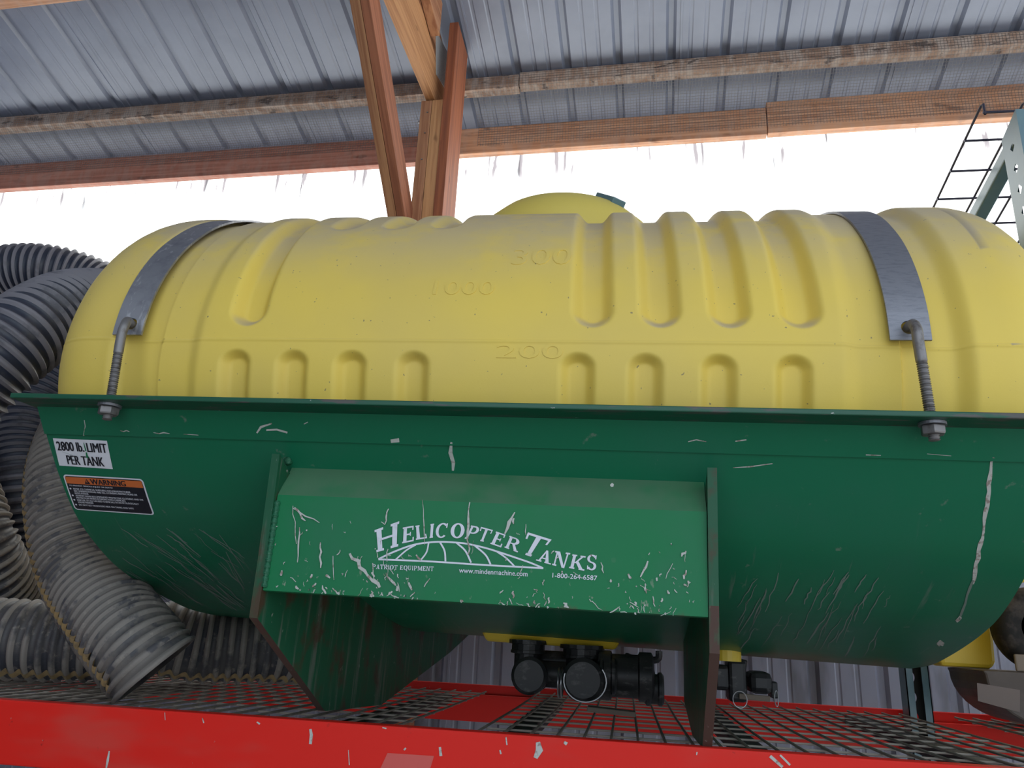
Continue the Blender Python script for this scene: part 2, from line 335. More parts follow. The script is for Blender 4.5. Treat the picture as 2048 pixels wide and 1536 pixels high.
def purlin(x0, x1, yf, label, dz=0.0, mt='wood_grimy_x'):
    m = MB(); zt = roof_z(yf + 0.064) - 0.002 + dz
    m.box(x0, x1, yf, yf + 0.064, zt - 0.080, zt)
    tag(m.build('roof_purlin', mt, frame=MB_B, bevel=0.003), label, 'purlin', 'purlins under the metal roof')
purlin(-5.5, -0.70, 3.405, 'grimy wooden purlin under the roof left of the post', -0.006)
purlin(-0.695, 4.6, 3.40, 'dirt stained wooden purlin under the roof right of the post')
purlin(-5.5, 4.6, 2.66, 'wooden purlin crossing the top left corner of the roof', 0, 'wood_x')
def eave(x0, x1, z0, z1, label, mt):
    m = MB(); m.box(x0, x1, 3.60, 3.645, z0, z1)
    tag(m.build('eave_beam', mt, frame=MB_B, bevel=0.003), label, 'beam', 'eave beams along the top of the back wall')
eave(-5.5, -1.12, 2.70, 2.875, 'reddish wooden eave beam left of the post above the bright panel', 'wood_red_x')
eave(-1.115, 0.605, 2.735, 2.90, 'orange wooden eave beam right of the post with mesh over its face', 'wood_x')
eave(0.61, 4.6, 2.742, 2.935, 'wooden eave beam at the far right above the wire shelf panel', 'wood_x')

def cloth(x0, x1, label, zlow):
    path = [(3.398, roof_z(3.46) - 0.012), (3.398, roof_z(3.46) - 0.080), (3.596, 2.89), (3.596, zlow)]
    P, q = [], []
    pts = np.array(path); s = np.r_[0, np.cumsum(np.linalg.norm(np.diff(pts, axis=0), axis=1))]
    cell = 0.0155; m = MB()
    def pt(x, t):
        y = np.interp(t, s, pts[:, 0]); z = np.interp(t, s, pts[:, 1])
        sag = 0.012 * math.sin(x * 3.1) * math.sin(PI * min(1, max(0, (t - s[1]) / (s[2] - s[1]))))
        return (x, y - abs(sag) * 0.4, z - abs(sag))
    r = 0.00088
    for t in np.arange(0, s[-1], cell):
        xs = np.arange(x0, x1, 0.09)
        m.tube([pt(x, t) for x in xs], r, 3, False)
    ts = sorted(set(list(np.arange(0, s[-1], 0.05)) + list(s)))
    for x in np.arange(x0, x1, cell):
        m.tube([pt(x, t) for t in ts], r, 3, False)
    tag(m.build('hardware_cloth', 'wire_cloth', frame=MB_B), label, 'wire mesh', 'bird mesh stretched under the eave')
cloth(-4.6, -1.14, 'fine square wire mesh stretched under the eave left of the post', 2.80)
cloth(-0.955, 2.6, 'fine square wire mesh stretched under the eave right of the post', 2.775)

# post of three plies, truss chords, knee brace
PX = [(-1.123, -1.068), (-1.066, -1.010), (-1.008, -0.962)]
post = thing('timber_post', 'wooden post of three planks bolted together under the roof truss', 'post', (-1.04, 3.18, -1.42), MB_B)
for (a, b_), mt, k in zip(PX, ('wood_z', 'wood_pale_z', 'wood_red_z'), range(3)):
    m = MB()
    if k < 2: m.box(a, b_, 3.08, 3.27, -1.42, 2.692)
    else: m.prism([(a, 3.07, -1.42), (a, 3.27, -1.42), (a, 3.285, 3.13), (a, 3.07, 3.155)], (b_ - a, 0, 0))
    m.build('plank', mt, post, bevel=0.002)
m = MB(); m.tube([(-1.17, 3.2, 2.66), (-1.11, 3.2, 2.66)], 0.007, 10); m.build('bolt', 'ring_metal', post, smooth=True)
for z in (2.5, 2.62, 2.35):
    m = MB(); m.lathe([(0.004, 0), (0.004, -0.003)], (-1.09 + 0.02 * (z - 2.4), 3.079, z), 'y', 8); m.build('nail', 'rod_steel', post)
tr = thing('roof_truss', 'wooden roof truss with two chords meeting on the post', 'truss', (-1.05, 3.0, 2.7), MB_B)
m = MB(); m.box(-1.102, -1.057, -2.0, 3.26, 2.698, 2.975); m.build('bottom_chord', 'wood_pale_y', tr, bevel=0.002)
def chord(x, y0, y1, lo):
    m = MB(); m.prism([(x, y0, roof_z(y0) - 0.085), (x, y1, roof_z(y1) - 0.085), (x, y1, roof_z(y1) - 0.28), (x, min(y0, 3.05), roof_z(min(y0, 3.05)) - 0.28)] + ([(x, y0, lo)] if lo else []), (0.046, 0, 0)); m.build('top_chord', 'wood_y', tr, bevel=0.002)
chord(-1.103, 3.36, -2.0, 2.977); chord(-1.054, 2.93, -2.0, None)
m = MB(); m.prism([(-1.0565, 3.00, 3.05), (-1.0565, 3.235, 3.11), (-1.0565, 3.25, 2.888), (-1.0565, 3.072, 2.839)], (0.0015, 0, 0))
for i in range(11):
    for j in range(12): m.box(-1.0555, -1.054, 3.085 + 0.014 * i, 3.091 + 0.014 * i, 2.875 + 0.015 * j, 2.882 + 0.015 * j)
m.build('nail_plate', 'plate_zinc', tr)
br = thing('knee_brace', 'slanting wooden knee brace of two planks left of the post', 'brace', (-1.15, 3.07, 1.9), MB_B)
ya, za, yb2, zb = 3.07, 1.98, 2.02, 2.96
for (a, b_), mt in (((-1.193, -1.150), 'brace_tan'), ((-1.148, -1.108), 'brace_red')):
    m = MB(); m.prism([(a, ya, za - 0.09), (a, yb2, zb - 0.09), (a, yb2, zb + 0.09), (a, ya, za + 0.09)], (b_ - a, 0, 0)); m.build('plank', mt, br, bevel=0.002)

# ------------------------------------------------------------------ pallet rack
def slivers(m, polys, surf, mi, off=0.0007):
    """thin paint chips: pixel polylines with width, laid on a surface given by surf(u,v) -> point, normal"""
    for ip, (pts, w) in enumerate(polys):
        o2 = off + 0.00002 * (ip % 40); pts = np.asarray(pts, float); n = len(pts); t = np.gradient(pts, axis=0); nn = np.stack([-t[:, 1], t[:, 0]], 1); nn /= np.linalg.norm(nn, axis=1)[:, None] + 1e-9
        L_, R_ = [], []
        for i in range(n):
            k = w / 2 * (0.35 + 0.65 * math.sin(PI * (i + 0.5) / n)) * random.uniform(0.7, 1.25)
            for lst, sg in ((L_, 1), (R_, -1)):
                p, nr = surf(*(pts[i] + sg * nn[i] * k)); lst.append(p + nr * o2)
        m.add(L_ + R_, [(i, i + 1, n + i + 1, n + i) for i in range(n - 1)], mi)
def wig(a, b_, n=5, j=3.0):
    a = np.array(a, float); b_ = np.array(b_, float)
    return [tuple(a + (b_ - a) * i / (n - 1) + (rng.uniform(-j, j, 2) if 0 < i < n - 1 else 0)) for i in range(n)]
YF = 1.571
fb = thing('rack_beam', 'red front beam of the pallet rack with chipped paint', 'beam', (0, YF, -0.12), group='red beams of the pallet rack')
m = MB()
m.prism([(-2.6, YF, -0.119), (-2.6, YF + 0.05, -0.119), (-2.6, YF + 0.05, -0.012), (-2.6, YF + 0.034, -0.012), (-2.6, YF + 0.034, 0.003), (-2.6, YF, 0.003)], (5.2, 0, 0))
bs = lambda u, v: (at(u, v, 'y', YF), np.array([0, -1.0, 0]))
chips = [([(621, 1458), (623, 1470), (621, 1488)], 8), ([(219, 1502), (216, 1520), (213, 1536)], 5), ([(405, 1436), (408, 1446)], 3), ([(514, 1444), (520, 1448)], 5), ([(765, 1455), (773, 1457)], 4),
    ([(880, 1494), (882, 1512)], 6), ([(1012, 1474), (1014, 1490)], 4), ([(1076, 1484), (1079, 1500), (1071, 1516)], 12), ([(1128, 1484), (1134, 1488)], 7), ([(697, 1500), (699, 1530)], 2),
    ([(1540, 1512), (1565, 1534)], 9), ([(1560, 1510), (1580, 1530)], 6), ([(1394, 1504), (1393, 1510)], 3), ([(808, 1500), (812, 1496)], 4), ([(1000, 1500), (1002, 1508)], 4), ([(330, 1425), (331, 1440)], 2)]
slivers(m, chips, bs, 1)
sv = [at(u, v, 'y', YF - 0.0006) for u, v in ((775, 1506), (868, 1512), (858, 1545), (757, 1545))]; m.add(sv, [(0, 1, 2, 3)], 2)
m.build('beam_body', ['red_paint', 'paint_chip', 'red_faded'], fb, bevel=0.003)
rb = thing('rack_beam', 'red rear beam of the pallet rack seen through the wire decks', 'beam', (0, 2.80, -0.14), group='red beams of the pallet rack')
m = MB(); m.prism([(-2.6, 2.80, -0.108), (-2.6, 2.86, -0.108), (-2.6, 2.86, 0.008), (-2.6, 2.83, 0.008), (-2.6, 2.83, -0.022), (-2.6, 2.80, -0.022)], (5.2, 0, 0)); m.build('beam_body', 'red_paint', rb, bevel=0.002)

def deck(x0, x1, label, chans, sx=0.0526, sy=0.104, dz=0.0):
    t = thing('wire_deck', label, 'wire deck', ((x0 + x1) / 2, 2.2, -0.03), group='wire decks lying on the rack beams')
    m = MB(); r = 0.0029
    n = int(round((x1 - x0) / sx))
    for i in range(n + 1):
        x = x0 + (x1 - x0) * i / n
        m.tube([(x, 1.600, -r), (x, 2.2, -r - 0.003), (x, 2.80, -r)], r, 6)
    for y in np.arange(1.632, 2.81, sy): m.tube([(x0, y, -2.7 * r), (x1, y, -2.7 * r)], r * 0.8, 6, mi=1)
    m.tube([(x0, 1.612, -2.9 * r), (x1, 1.612, -2.9 * r)], r, 6)
    m.build('wire_grid', ['wire_brown', 'wire_dusty'], t, smooth=True)
    for c in chans:
        m = MB(); m.box(c - 0.028, c + 0.028, 1.606, 2.80, -0.046, -0.0165)
        m.build('support_channel', 'channel_black', t, bevel=0.003)
    t.location.z += dz
    return t
deck(-2.5, -0.475, 'wire deck on the left with hoses and left cradle foot on it', (-2.2, -1.5, -0.62), dz=-0.008)
deck(-0.29, 0.86, 'wire deck in the middle under the black valves', (-0.235, 0.26, 0.72))
deck(1.025, 2.3, 'wire deck at the far right under the brown tub', (1.25, 1.9))

def upright(name, label, x0, x1, yf, z0, z1, open_front):
    t = thing(name, label, 'rack upright', ((x0 + x1) / 2, yf, z0), group='teal uprights of the pallet rack')
    if open_front:                                   # an open channel, lips towards us, holes in its web
        m = MB(); w = 0.022; th = 0.003; d = 0.06
        m.box(x0, x0 + w, yf, yf + th, z0, z1); m.box(x1 - w, x1, yf, yf + th, z0, z1)
        m.box(x0, x0 + th, yf, yf + d, z0, z1); m.box(x1 - th, x1, yf, yf + d, z0, z1)
        m.build('lip', 'teal_paint', t)
        m = MB(); cz = z0; cx = (x0 + x1) / 2
        while cz < z1 - 0.001:
            c1 = min(cz + 0.06, z1); holed_cell(m, lambda u, v: (u, yf + d, v), x0 + th, x1 - th, cz, c1, cx, (cz + c1) / 2, 0.011, 0.016); cz = c1
        o = m.build('web', 'channel_black', t)
    else:
        m = MB(); d = 0.08; cz = z0
        f = lambda u, v: (x0, u, v)
        while cz < z1 - 0.06:
            c1 = min(cz + 0.0585, z1 - 0.05); holed_cell(m, f, yf, yf + d, cz, c1, yf + 0.040, (cz + c1) / 2 + 0.008, 0.0105, 0.0125, seg=4); cz = c1
        m.add([(x0, yf, cz), (x0, yf + d, cz), (x0, yf + d, z1 - 0.03), (x0, yf, z1)], [(0, 1, 2, 3)])
        m.box(x0, x1, yf - 0.002, yf, z0, z1); m.box(x1 - 0.002, x1, yf, yf + d, z0, z1)
        m.box(x0, x0 + 0.02, yf + d, yf + d + 0.002, z0, z1 - 0.03); m.box(x1 - 0.02, x1, yf + d, yf + d + 0.002, z0, z1 - 0.03)
        m.build('column', 'teal_paint', t)
        m = MB(); m.bar((x0 + 0.045, yf + 0.085, 1.425), (x0 + 0.045, yf + 0.98, 1.20), 0.036, 0.036, (1, 0, 0)); m.build('diagonal_brace', 'teal_paint', t, bevel=0.004)
upright('rack_upright', 'teal rear upright of the rack with teardrop holes below the tank', 0.868, 0.938, 2.73, -1.42, 1.5, True)
upright('rack_upright', 'teal front upright with square holes at the right edge of the photo', 0.930, 1.020, 1.715, -1.42, 1.445, False)

# loose wire deck resting tilted on top of the front upright
wd = thing('wire_deck', 'loose wire deck tilted over the top of the teal upright at right', 'wire deck', (1.2, 1.75, 1.43))
m = MB(); r = 0.0033
fx0, fy0, fz0 = at(1962, 212, 'y', 1.79)
sl = math.tan(math.radians(-13.5)); WDY = 0.9
zdeck = lambda y: fz0 + sl * (y - fy0)
k = 0
for i in range(9):
    x = fx0 + 0.098 * i
    m.tube([(x, fy0 - 0.013, fz0 - 0.035), (x, fy0 - 0.012, fz0 - 0.004), (x, fy0, fz0), (x, fy0 + WDY, zdeck(fy0 + WDY))], r, 7)
m.tube([(fx0 - 0.005, fy0 - 0.014, fz0 - 0.030), (fx0 + 0.83, fy0 - 0.014, fz0 - 0.030)], r, 7)
for j in range(1, 9):
    y = fy0 + 0.104 * j; m.tube([(fx0 - 0.003, y, zdeck(y) - 0.005), (fx0 + 0.81, y, zdeck(y) - 0.005)], r, 7)
m.build('wire_grid', 'wire_purple', wd, smooth=True)

# ------------------------------------------------------------------ the steel cradle
half = [(1.40, .602), (1.428, .566), (1.464, .522), (1.514, .466), (1.584, .400), (1.66, .350), (1.75, .305), (1.83, .277), (1.92, .253), (2.03, .228), (2.15, .206), (2.30, .193)]
_h, _q = spline([(p[0], 0, p[1]) for p in half], 0.012)
hp = np.vstack([_h[:, [0, 2]], [[2.30, .193]]])
TP = np.vstack([hp, np.stack([2.30 + 0.8 * (2.30 - hp[::-1, 0]), hp[::-1, 1]], 1)[1:]])        # whole section (y, z)
TS = np.r_[0, np.cumsum(np.linalg.norm(np.diff(TP, axis=0), axis=1))]
TN = np.gradient(TP, axis=0); TN = np.stack([TN[:, 1], -TN[:, 0]], 1); TN /= np.linalg.norm(TN, axis=1)[:, None]
def trough_pt(x, s, off=0.0):
    y = np.interp(s, TS, TP[:, 0]); z = np.interp(s, TS, TP[:, 1]); ny = np.interp(s, TS, TN[:, 0]); nz = np.interp(s, TS, TN[:, 1])
    z = z - 0.018 * (x + 1.235) / 2.0 * (1 - min(1, max(0, (z - 0.19) / 0.36)))
    return np.array([x, y + ny * off, z + nz * off])
def trough_z(y): return float(np.interp(y, TP[:, 0], TP[:, 1]))
def trough_px(u, v):
    """pixel -> (x, s) on the outside of the trough"""
    o, d = lray(u, v); best = None
    for i in range(len(hp) - 1):
        a, b_ = TP[i], TP[i + 1]; e = b_ - a
        A = np.array([[d[1], -e[0]], [d[2], -e[1]]]); det = np.linalg.det(A)
        if abs(det) < 1e-9: continue
        t, w = np.linalg.solve(A, a - o[1:])
        if -0.02 <= w <= 1.02 and t > 0 and (best is None or t < best[0]): best = (t, TS[i] + w * (TS[i + 1] - TS[i]))
    if best is None: return None
    return (o + best[0] * d)[0], best[1]
XL, XR = -1.235, 0.747
cr = bpy.data.objects.new('tank_cradle', None); C.objects.link(cr); cr.empty_display_size = 0.1
cr.matrix_world = Matrix.Translation(Vector(P0)) @ Matrix.Rotation(TAU, 4, 'Y'); cr['_o'] = list(P0)
tag(cr, 'large green steel cradle holding the yellow tank above the red beam', 'tank cradle')
m = MB(); xs = np.linspace(XL, XR, 60)
outer = np.array([[trough_pt(x, s) for s in TS] for x in xs]); inner = np.array([[trough_pt(x, s, -0.007) for s in TS] for x in xs])
m.grid(outer); m.grid(inner[::-1])
for E_, I_ in ((outer[0], inner[0]), (inner[-1], outer[-1])): m.grid(np.stack([E_, I_]))
# the strip welded along the top edge
wl = [i for i in range(len(TS)) if 0.554 < TP[i, 1] < 0.612 and TP[i, 0] < 2]
strip = np.array([[trough_pt(x, s, 0.0045) for s in np.linspace(0.0, TS[wl[-1]] + 0.012, 6)] for x in xs]); m.grid(strip)
lip = np.array([[trough_pt(x, TS[wl[-1]] + 0.012, o_) for o_ in (0.0045, 0.0)] for x in xs]); m.grid(lip)
def ts(u, v):
    q = trough_px(u, v)
    if q is None: q = (0, 0.6)
    x, s = q; k = np.interp(s, TS, np.arange(len(TS))); n = TN[int(k)]
    return trough_pt(x, s, 0.0048 if s < TS[wl[-1]] + 0.014 else 0.0), np.array([0, n[0], n[1]])
big = [([(904, 882), (901, 905), (907, 925), (906, 940)], 8), (wig((1985, 912), (1966, 1060), 12, 1.5), 9), (wig((1966, 1056), (1944, 1158), 9, 2), 10), ([(1920, 1221), (1916, 1226), (1911, 1230)], 8), ([(1874, 1276), (1879, 1271), (1886, 1275)], 11),
   ([(516, 864), (524, 852), (546, 845)], 4), ([(535, 858), (556, 857), (577, 863)], 5), ([(783, 880), (800, 878)], 8), ([(1376, 881), (1392, 877), (1412, 881)], 2.5), ([(244, 859), (250, 861), (256, 859), (262, 861)], 2.5), ([(310, 863), (322, 865), (330, 863), (342, 865)], 2.5), ([(370, 866), (386, 867), (400, 868)], 1.5),
   ([(1466, 934), (1500, 932), (1545, 926)], 2.5), ([(1470, 880), (1492, 877)], 2.5), ([(172, 838), (174, 850), (170, 870)], 2), ([(610, 846), (618, 842)], 2), ([(1730, 907), (1760, 908)], 2), ([(1852, 905), (1900, 909)], 1.5)]
slivers(m, big, ts, 1, 0.0006)
fine = []
for k in range(46):
    u, v = rng.uniform(1480, 1790), rng.uniform(1130, 1270); l = rng.uniform(25, 110); fine.append((wig((u, v), (u - l * rng.uniform(.25, .6), v + l * .8), 6, 2.5), rng.uniform(1.2, 3.2)))
for k in range(60):
    u, v = rng.uniform(240, 470), rng.uniform(1050, 1200); l = rng.uniform(20, 90); a = rng.uniform(.75, 1.15); fine.append((wig((u, v), (min(490, u + l), v + l * a * .75), 5, 2), rng.uniform(.8, 2.2)))
for u, v in ((740, 1215), (790, 1225), (860, 1235), (960, 1235), (1020, 1240)): fine.append((wig((u, v), (u + 45, v + 35), 5, 2), 2))
fine += [(wig((1945, 1150), (1917, 1226), 6, 1), 6)]
fine = [f for f in fine if all(trough_px(*p) is not None for p in f[0])]
slivers(m, fine, ts, 2, 0.0004)
m.build('trough', ['green_paint', 'paint_chip', 'scratch_grey'], cr, smooth=True, angle=50)
for yy in ((1.338, 1.416), (3.012, 3.076)):
    m = MB(); m.box(XL - 0.012, XR + 0.02, yy[0], yy[1], .592, .6025); m.build('flange', 'flange_paint', cr, bevel=0.002)
# bracket: folded front plate and two end plates
YP = 1.44
EL = RT.T @ (EYE - P0) + P0
def kp(p): return EL + (np.asarray(p, float) - EL) * (YP / 1.37)
PXL, PXR = kp((-0.654, 1.37, .3))[0], kp((0.1345, 1.37, .3))[0]
_q = trough_px(600, 934); _p = trough_pt(*_q)
pz = [(_p[1] + 0.002, _p[2]), (YP, lx(700, 995, 1, YP)[2]), (YP, lx(900, 1203, 1, YP)[2]), (YP + 0.010, lx(900, 1203, 1, YP)[2] - 0.002)]
m = MB(); t_ = 0.008
pts = [(PXL, a, z) for a, z in pz] + [(PXL, a + t_, z) for a, z in ((pz[2][0], pz[2][1] + 0.008), (pz[1][0], pz[1][1] - 0.002))] + [(PXL, pz[0][0] + 0.004, pz[0][1] - 0.01)]
m.prism(pts, (PXR - PXL, 0, 0))
ps = lambda u, v: (lx(u, v, 1, YP), np.array([0, -1.0, 0]))
ch = []
for (cu_, cv_, su, sv_, n) in ((600, 1165, 40, 25, 22), (770, 1165, 35, 30, 40), (1050, 1200, 30, 12, 24), (1300, 1200, 40, 30, 40), (700, 1185, 90, 8, 26), (1000, 1215, 200, 10, 30), (980, 1120, 220, 60, 30), (640, 1080, 70, 50, 16), (1350, 1150, 40, 40, 18)):
    for k in range(n):
        u = rng.normal(cu_, su); v = rng.normal(cv_, sv_); lo = 1180 + (u - 530) * 0.064
        if not (545 < u < 1395 and 1030 < v < lo): continue
        l = rng.gamma(2.0, 5.0); a = rng.uniform(0.3, 2.4); q = (u + l * math.cos(a), min(lo, v + l * math.sin(a))); ch.append((wig((u, v), q, 4, 2), rng.choice([1.0, 1.6, 2.4, 4.5])))
ch += [(wig((587, 1012), (594, 1088), 6, 2), 2), (wig((642, 1085), (642, 1136), 6, 2), 4), (wig((600, 1055), (596, 1125), 6, 2), 3), (wig((590, 1015), (612, 1042), 5, 2), 4), (wig((586, 1016), (640, 1046), 5, 2), 3), (wig((667, 1112), (669, 1160), 5, 1), 2),
       (wig((770, 1050), (778, 1018), 5, 2), 3), (wig((940, 1005), (937, 1110), 8, 3), 4), (wig((1030, 1025), (1010, 1068), 5, 2), 6), (wig((845, 1000), (850, 1090), 6, 2), 2), (wig((1222, 968), (1225, 974), 3, 1), 7), (wig((700, 1107), (735, 1150), 6, 4), 7), (wig((735, 1150), (760, 1175), 5, 4), 8)]
slivers(m, ch, ps, 1, 0.0019)
m.build('front_plate', ['green_panel', 'paint_chip'], cr, bevel=0.002)
def prof_between(ya, yb_):
    return [(float(a), float(z)) for a, z in TP if ya < a < yb_]
def end_plate(poly, fx, th, edges):
    m = MB(); top = prof_between(poly[0][0] + 0.09, poly[-1][0] - 0.005)[::-1]
    pts = [(fx(y), y, z) for y, z in poly] + [(fx(y), y, z - 0.001) for y, z in top]
    m.prism(pts, (th, 0, 0), 0, 1, edges); return m.build('end_plate', ['green_plate', 'rusty_edge'], cr)
t6 = math.tan(math.radians(6))
lp = [tuple(kp((0, y, z))[1:]) for y, z in [(1.357, .497), (1.366, .300), (1.368, .198), (1.680, .020), (1.980, .012), (2.480, .130), (2.66, .183)]]
XPL = kp((-0.671, 1.37, .3))[0]; end_plate(lp + [(2.82, trough_z(2.82))], lambda y: XPL + (y - YP) * t6, 0.0165, (2, 3))
rp = [tuple(kp((0, y, z))[1:]) for y, z in [(1.357, .497), (1.366, .265), (1.368, .190), (1.515, .030), (1.730, .026), (1.965, .075)]]
XPR = kp((0.1355, 1.37, .3))[0]; end_plate(rp + [(2.08, trough_z(2.08))], lambda y: XPR, 0.0172, (1, 2, 3))
m = MB(); m.tube([(PXL + 0.0025, YP - 0.002, z) for z in np.linspace(.255, .42, 40)], [0.0055 + 0.0012 * math.sin(i * 2.2) for i in range(40)], 8)
m.build('weld_bead', 'weld_green', cr, smooth=True)
m = MB(); p = trough_pt(*trough_px(577, 922)); m.lathe([(0.003, -0.010), (0.008, -0.006), (0.009, 0.002), (0.006, 0.008), (0.002, 0.010)], p, 'y', 12); m.build('weld_lump', 'weld_green', cr, smooth=True)

# decals on the trough, mapped on its skin through (x, s)
def decal_surface(corners):
    q = [trough_px(*c) for c in corners]; g = quad_map([np.array(p) for p in (q[3], q[2], q[1], q[0])])
    return lambda s, t, off: trough_pt(*g(s, t), off)
def decal_rect(m, S, s0, s1, t0, t1, off, mi, n=10, rad=0.0):
    m.grid([[S(s0 + (s1 - s0) * j / n, t0 + (t1 - t0) * i / n, off) for j in range(n + 1)] for i in range(n + 1)], mi)
def decal_round(m, S, s0, s1, t0, t1, off, mi, rs, rt):
    rows = []
    ce = rt * (1 - np.cos(np.linspace(0, PI / 2, 9)))
    for t in np.r_[t0 + ce, np.linspace(t0 + rt, t1 - rt, 10)[1:-1], (t1 - ce)[::-1]]:
        e = min(t - t0, t1 - t); ins = rs * (1 - math.sqrt(max(0, 1 - (1 - min(e, rt) / rt) ** 2)))
        rows.append([S(s0 + ins + (s1 - s0 - 2 * ins) * j / 10, t, off) for j in range(11)])
    m.grid(rows, mi)
def decal_text(m, S, body, s0, s1, t0, t1, off, mi, fat=0.0):
    V, Fc = text_shape(body); lo, hi = V.min(0), V.max(0)
    if fat:
        for k, d in enumerate((-fat, -fat / 2, fat / 2, fat)): m.add([S(s0 + d + (s1 - s0) * (x - lo[0]) / (hi[0] - lo[0]), t0 + (t1 - t0) * (y - lo[1]) / (hi[1] - lo[1]), off + 0.00004 * (k + 1)) for x, y in V], Fc, mi)
    m.add([S(s0 + (s1 - s0) * (x - lo[0]) / (hi[0] - lo[0]), t0 + (t1 - t0) * (y - lo[1]) / (hi[1] - lo[1]), off) for x, y in V], Fc, mi)
S = decal_surface([(106.5, 876), (214.5, 881), (226.5, 937.5), (119.5, 930.5)])
m = MB(); decal_rect(m, S, 0, 1, 0, 1, 0.0012, 0)
decal_text(m, S, '2800 lb. LIMIT', 0.05, 0.965, 0.57, 0.90, 0.0018, 1, 0.007)
decal_text(m, S, 'PER TANK', 0.18, 0.86, 0.08, 0.41, 0.0018, 1, 0.007)
tear = [((0.565, 0.90), (0.575, 0.60), 0.012), ((0.575, 0.56), (0.575, 0.36), 0.022), ((0.12, 0.53), (0.30, 0.43), 0.008), ((0.30, 0.43), (0.55, 0.42), 0.010)]
for a, b_, w in tear: m.add([S(a[0] - w / 2, a[1], 0.0021), S(a[0] + w / 2, a[1], 0.0021), S(b_[0] + w, b_[1], 0.0021), S(b_[0] - w, b_[1], 0.0021)], [(0, 1, 2, 3)], 2)
tag(m.build('load_limit_decal', ['white_decal', 'decal_text_black', 'green_panel'], cr), 'white sticker with black words 2800 lb. LIMIT PER TANK')
S = decal_surface([(126, 948), (286, 957), (310.5, 1029), (151, 1018.5)])
m = MB(); decal_round(m, S, 0, 1, 0, 1, 0.0012, 0, 0.045, 0.09); decal_round(m, S, 0.018, 0.982, 0.035, 0.965, 0.0017, 1, 0.03, 0.06)
decal_rect(m, S, 0.022, 0.978, 0.765, 0.945, 0.0021, 2)
decal_text(m, S, 'WARNING', 0.335, 0.77, 0.785, 0.925, 0.0026, 3, 0.004)
V = [S(0.255, 0.785, .0026), S(0.325, 0.785, .0026), S(0.29, 0.925, .0026)]; m.add(V, [(0, 1, 2)], 3)
V = [S(0.284, 0.825, .003), S(0.296, 0.825, .003), S(0.294, 0.885, .003), S(0.286, 0.885, .003)]; m.add(V, [(0, 1, 2, 3)], 2)
lines = [('TO PREVENT SERIOUS INJURY OR DEATH', 0.025, 0.59, 0.690, 0), ('REFER TO CHEMICAL SUPPLIERS AND MANUFACTURER', 0.065, 0.80, 0.606, 1), ('RECOMMENDATIONS AND ALL LICENSING RESTRICTIONS OR', 0.065, 0.875, 0.545, 0), ('REGULATIONS', 0.065, 0.255, 0.482, 0),
   ('ALWAYS WEAR RECOMMENDED PROTECTIVE CLOTHING AND EYE', 0.065, 0.93, 0.416, 1), ('PROTECTION WHEN WORKING WITH CHEMICALS', 0.065, 0.70, 0.355, 0), ('DISPOSE OF ALL UNUSED CHEMICALS IN AN ECOLOGICALLY', 0.065, 0.855, 0.290, 1), ('SOUND MANNER', 0.065, 0.28, 0.228, 0), ('DO NOT LET PASSENGERS RIDE ON TANKS AND BARS', 0.065, 0.77, 0.150, 1)]
for tx, s0, s1, t0, bul in lines:
    decal_text(m, S, tx, s0 + 0.02, s1, t0, t0 + 0.046, 0.0026, 4, 0.0016)
    if bul: m.add([S(0.048 + 0.012 * math.cos(a), t0 + 0.022 + 0.024 * math.sin(a), 0.0026) for a in np.arange(10) / 10 * 2 * PI], [tuple(range(10))], 0)
tag(m.build('warning_decal', ['white_decal', 'decal_black', 'decal_orange', 'decal_text_black', 'decal_print'], cr), 'black and orange WARNING sticker with white border')

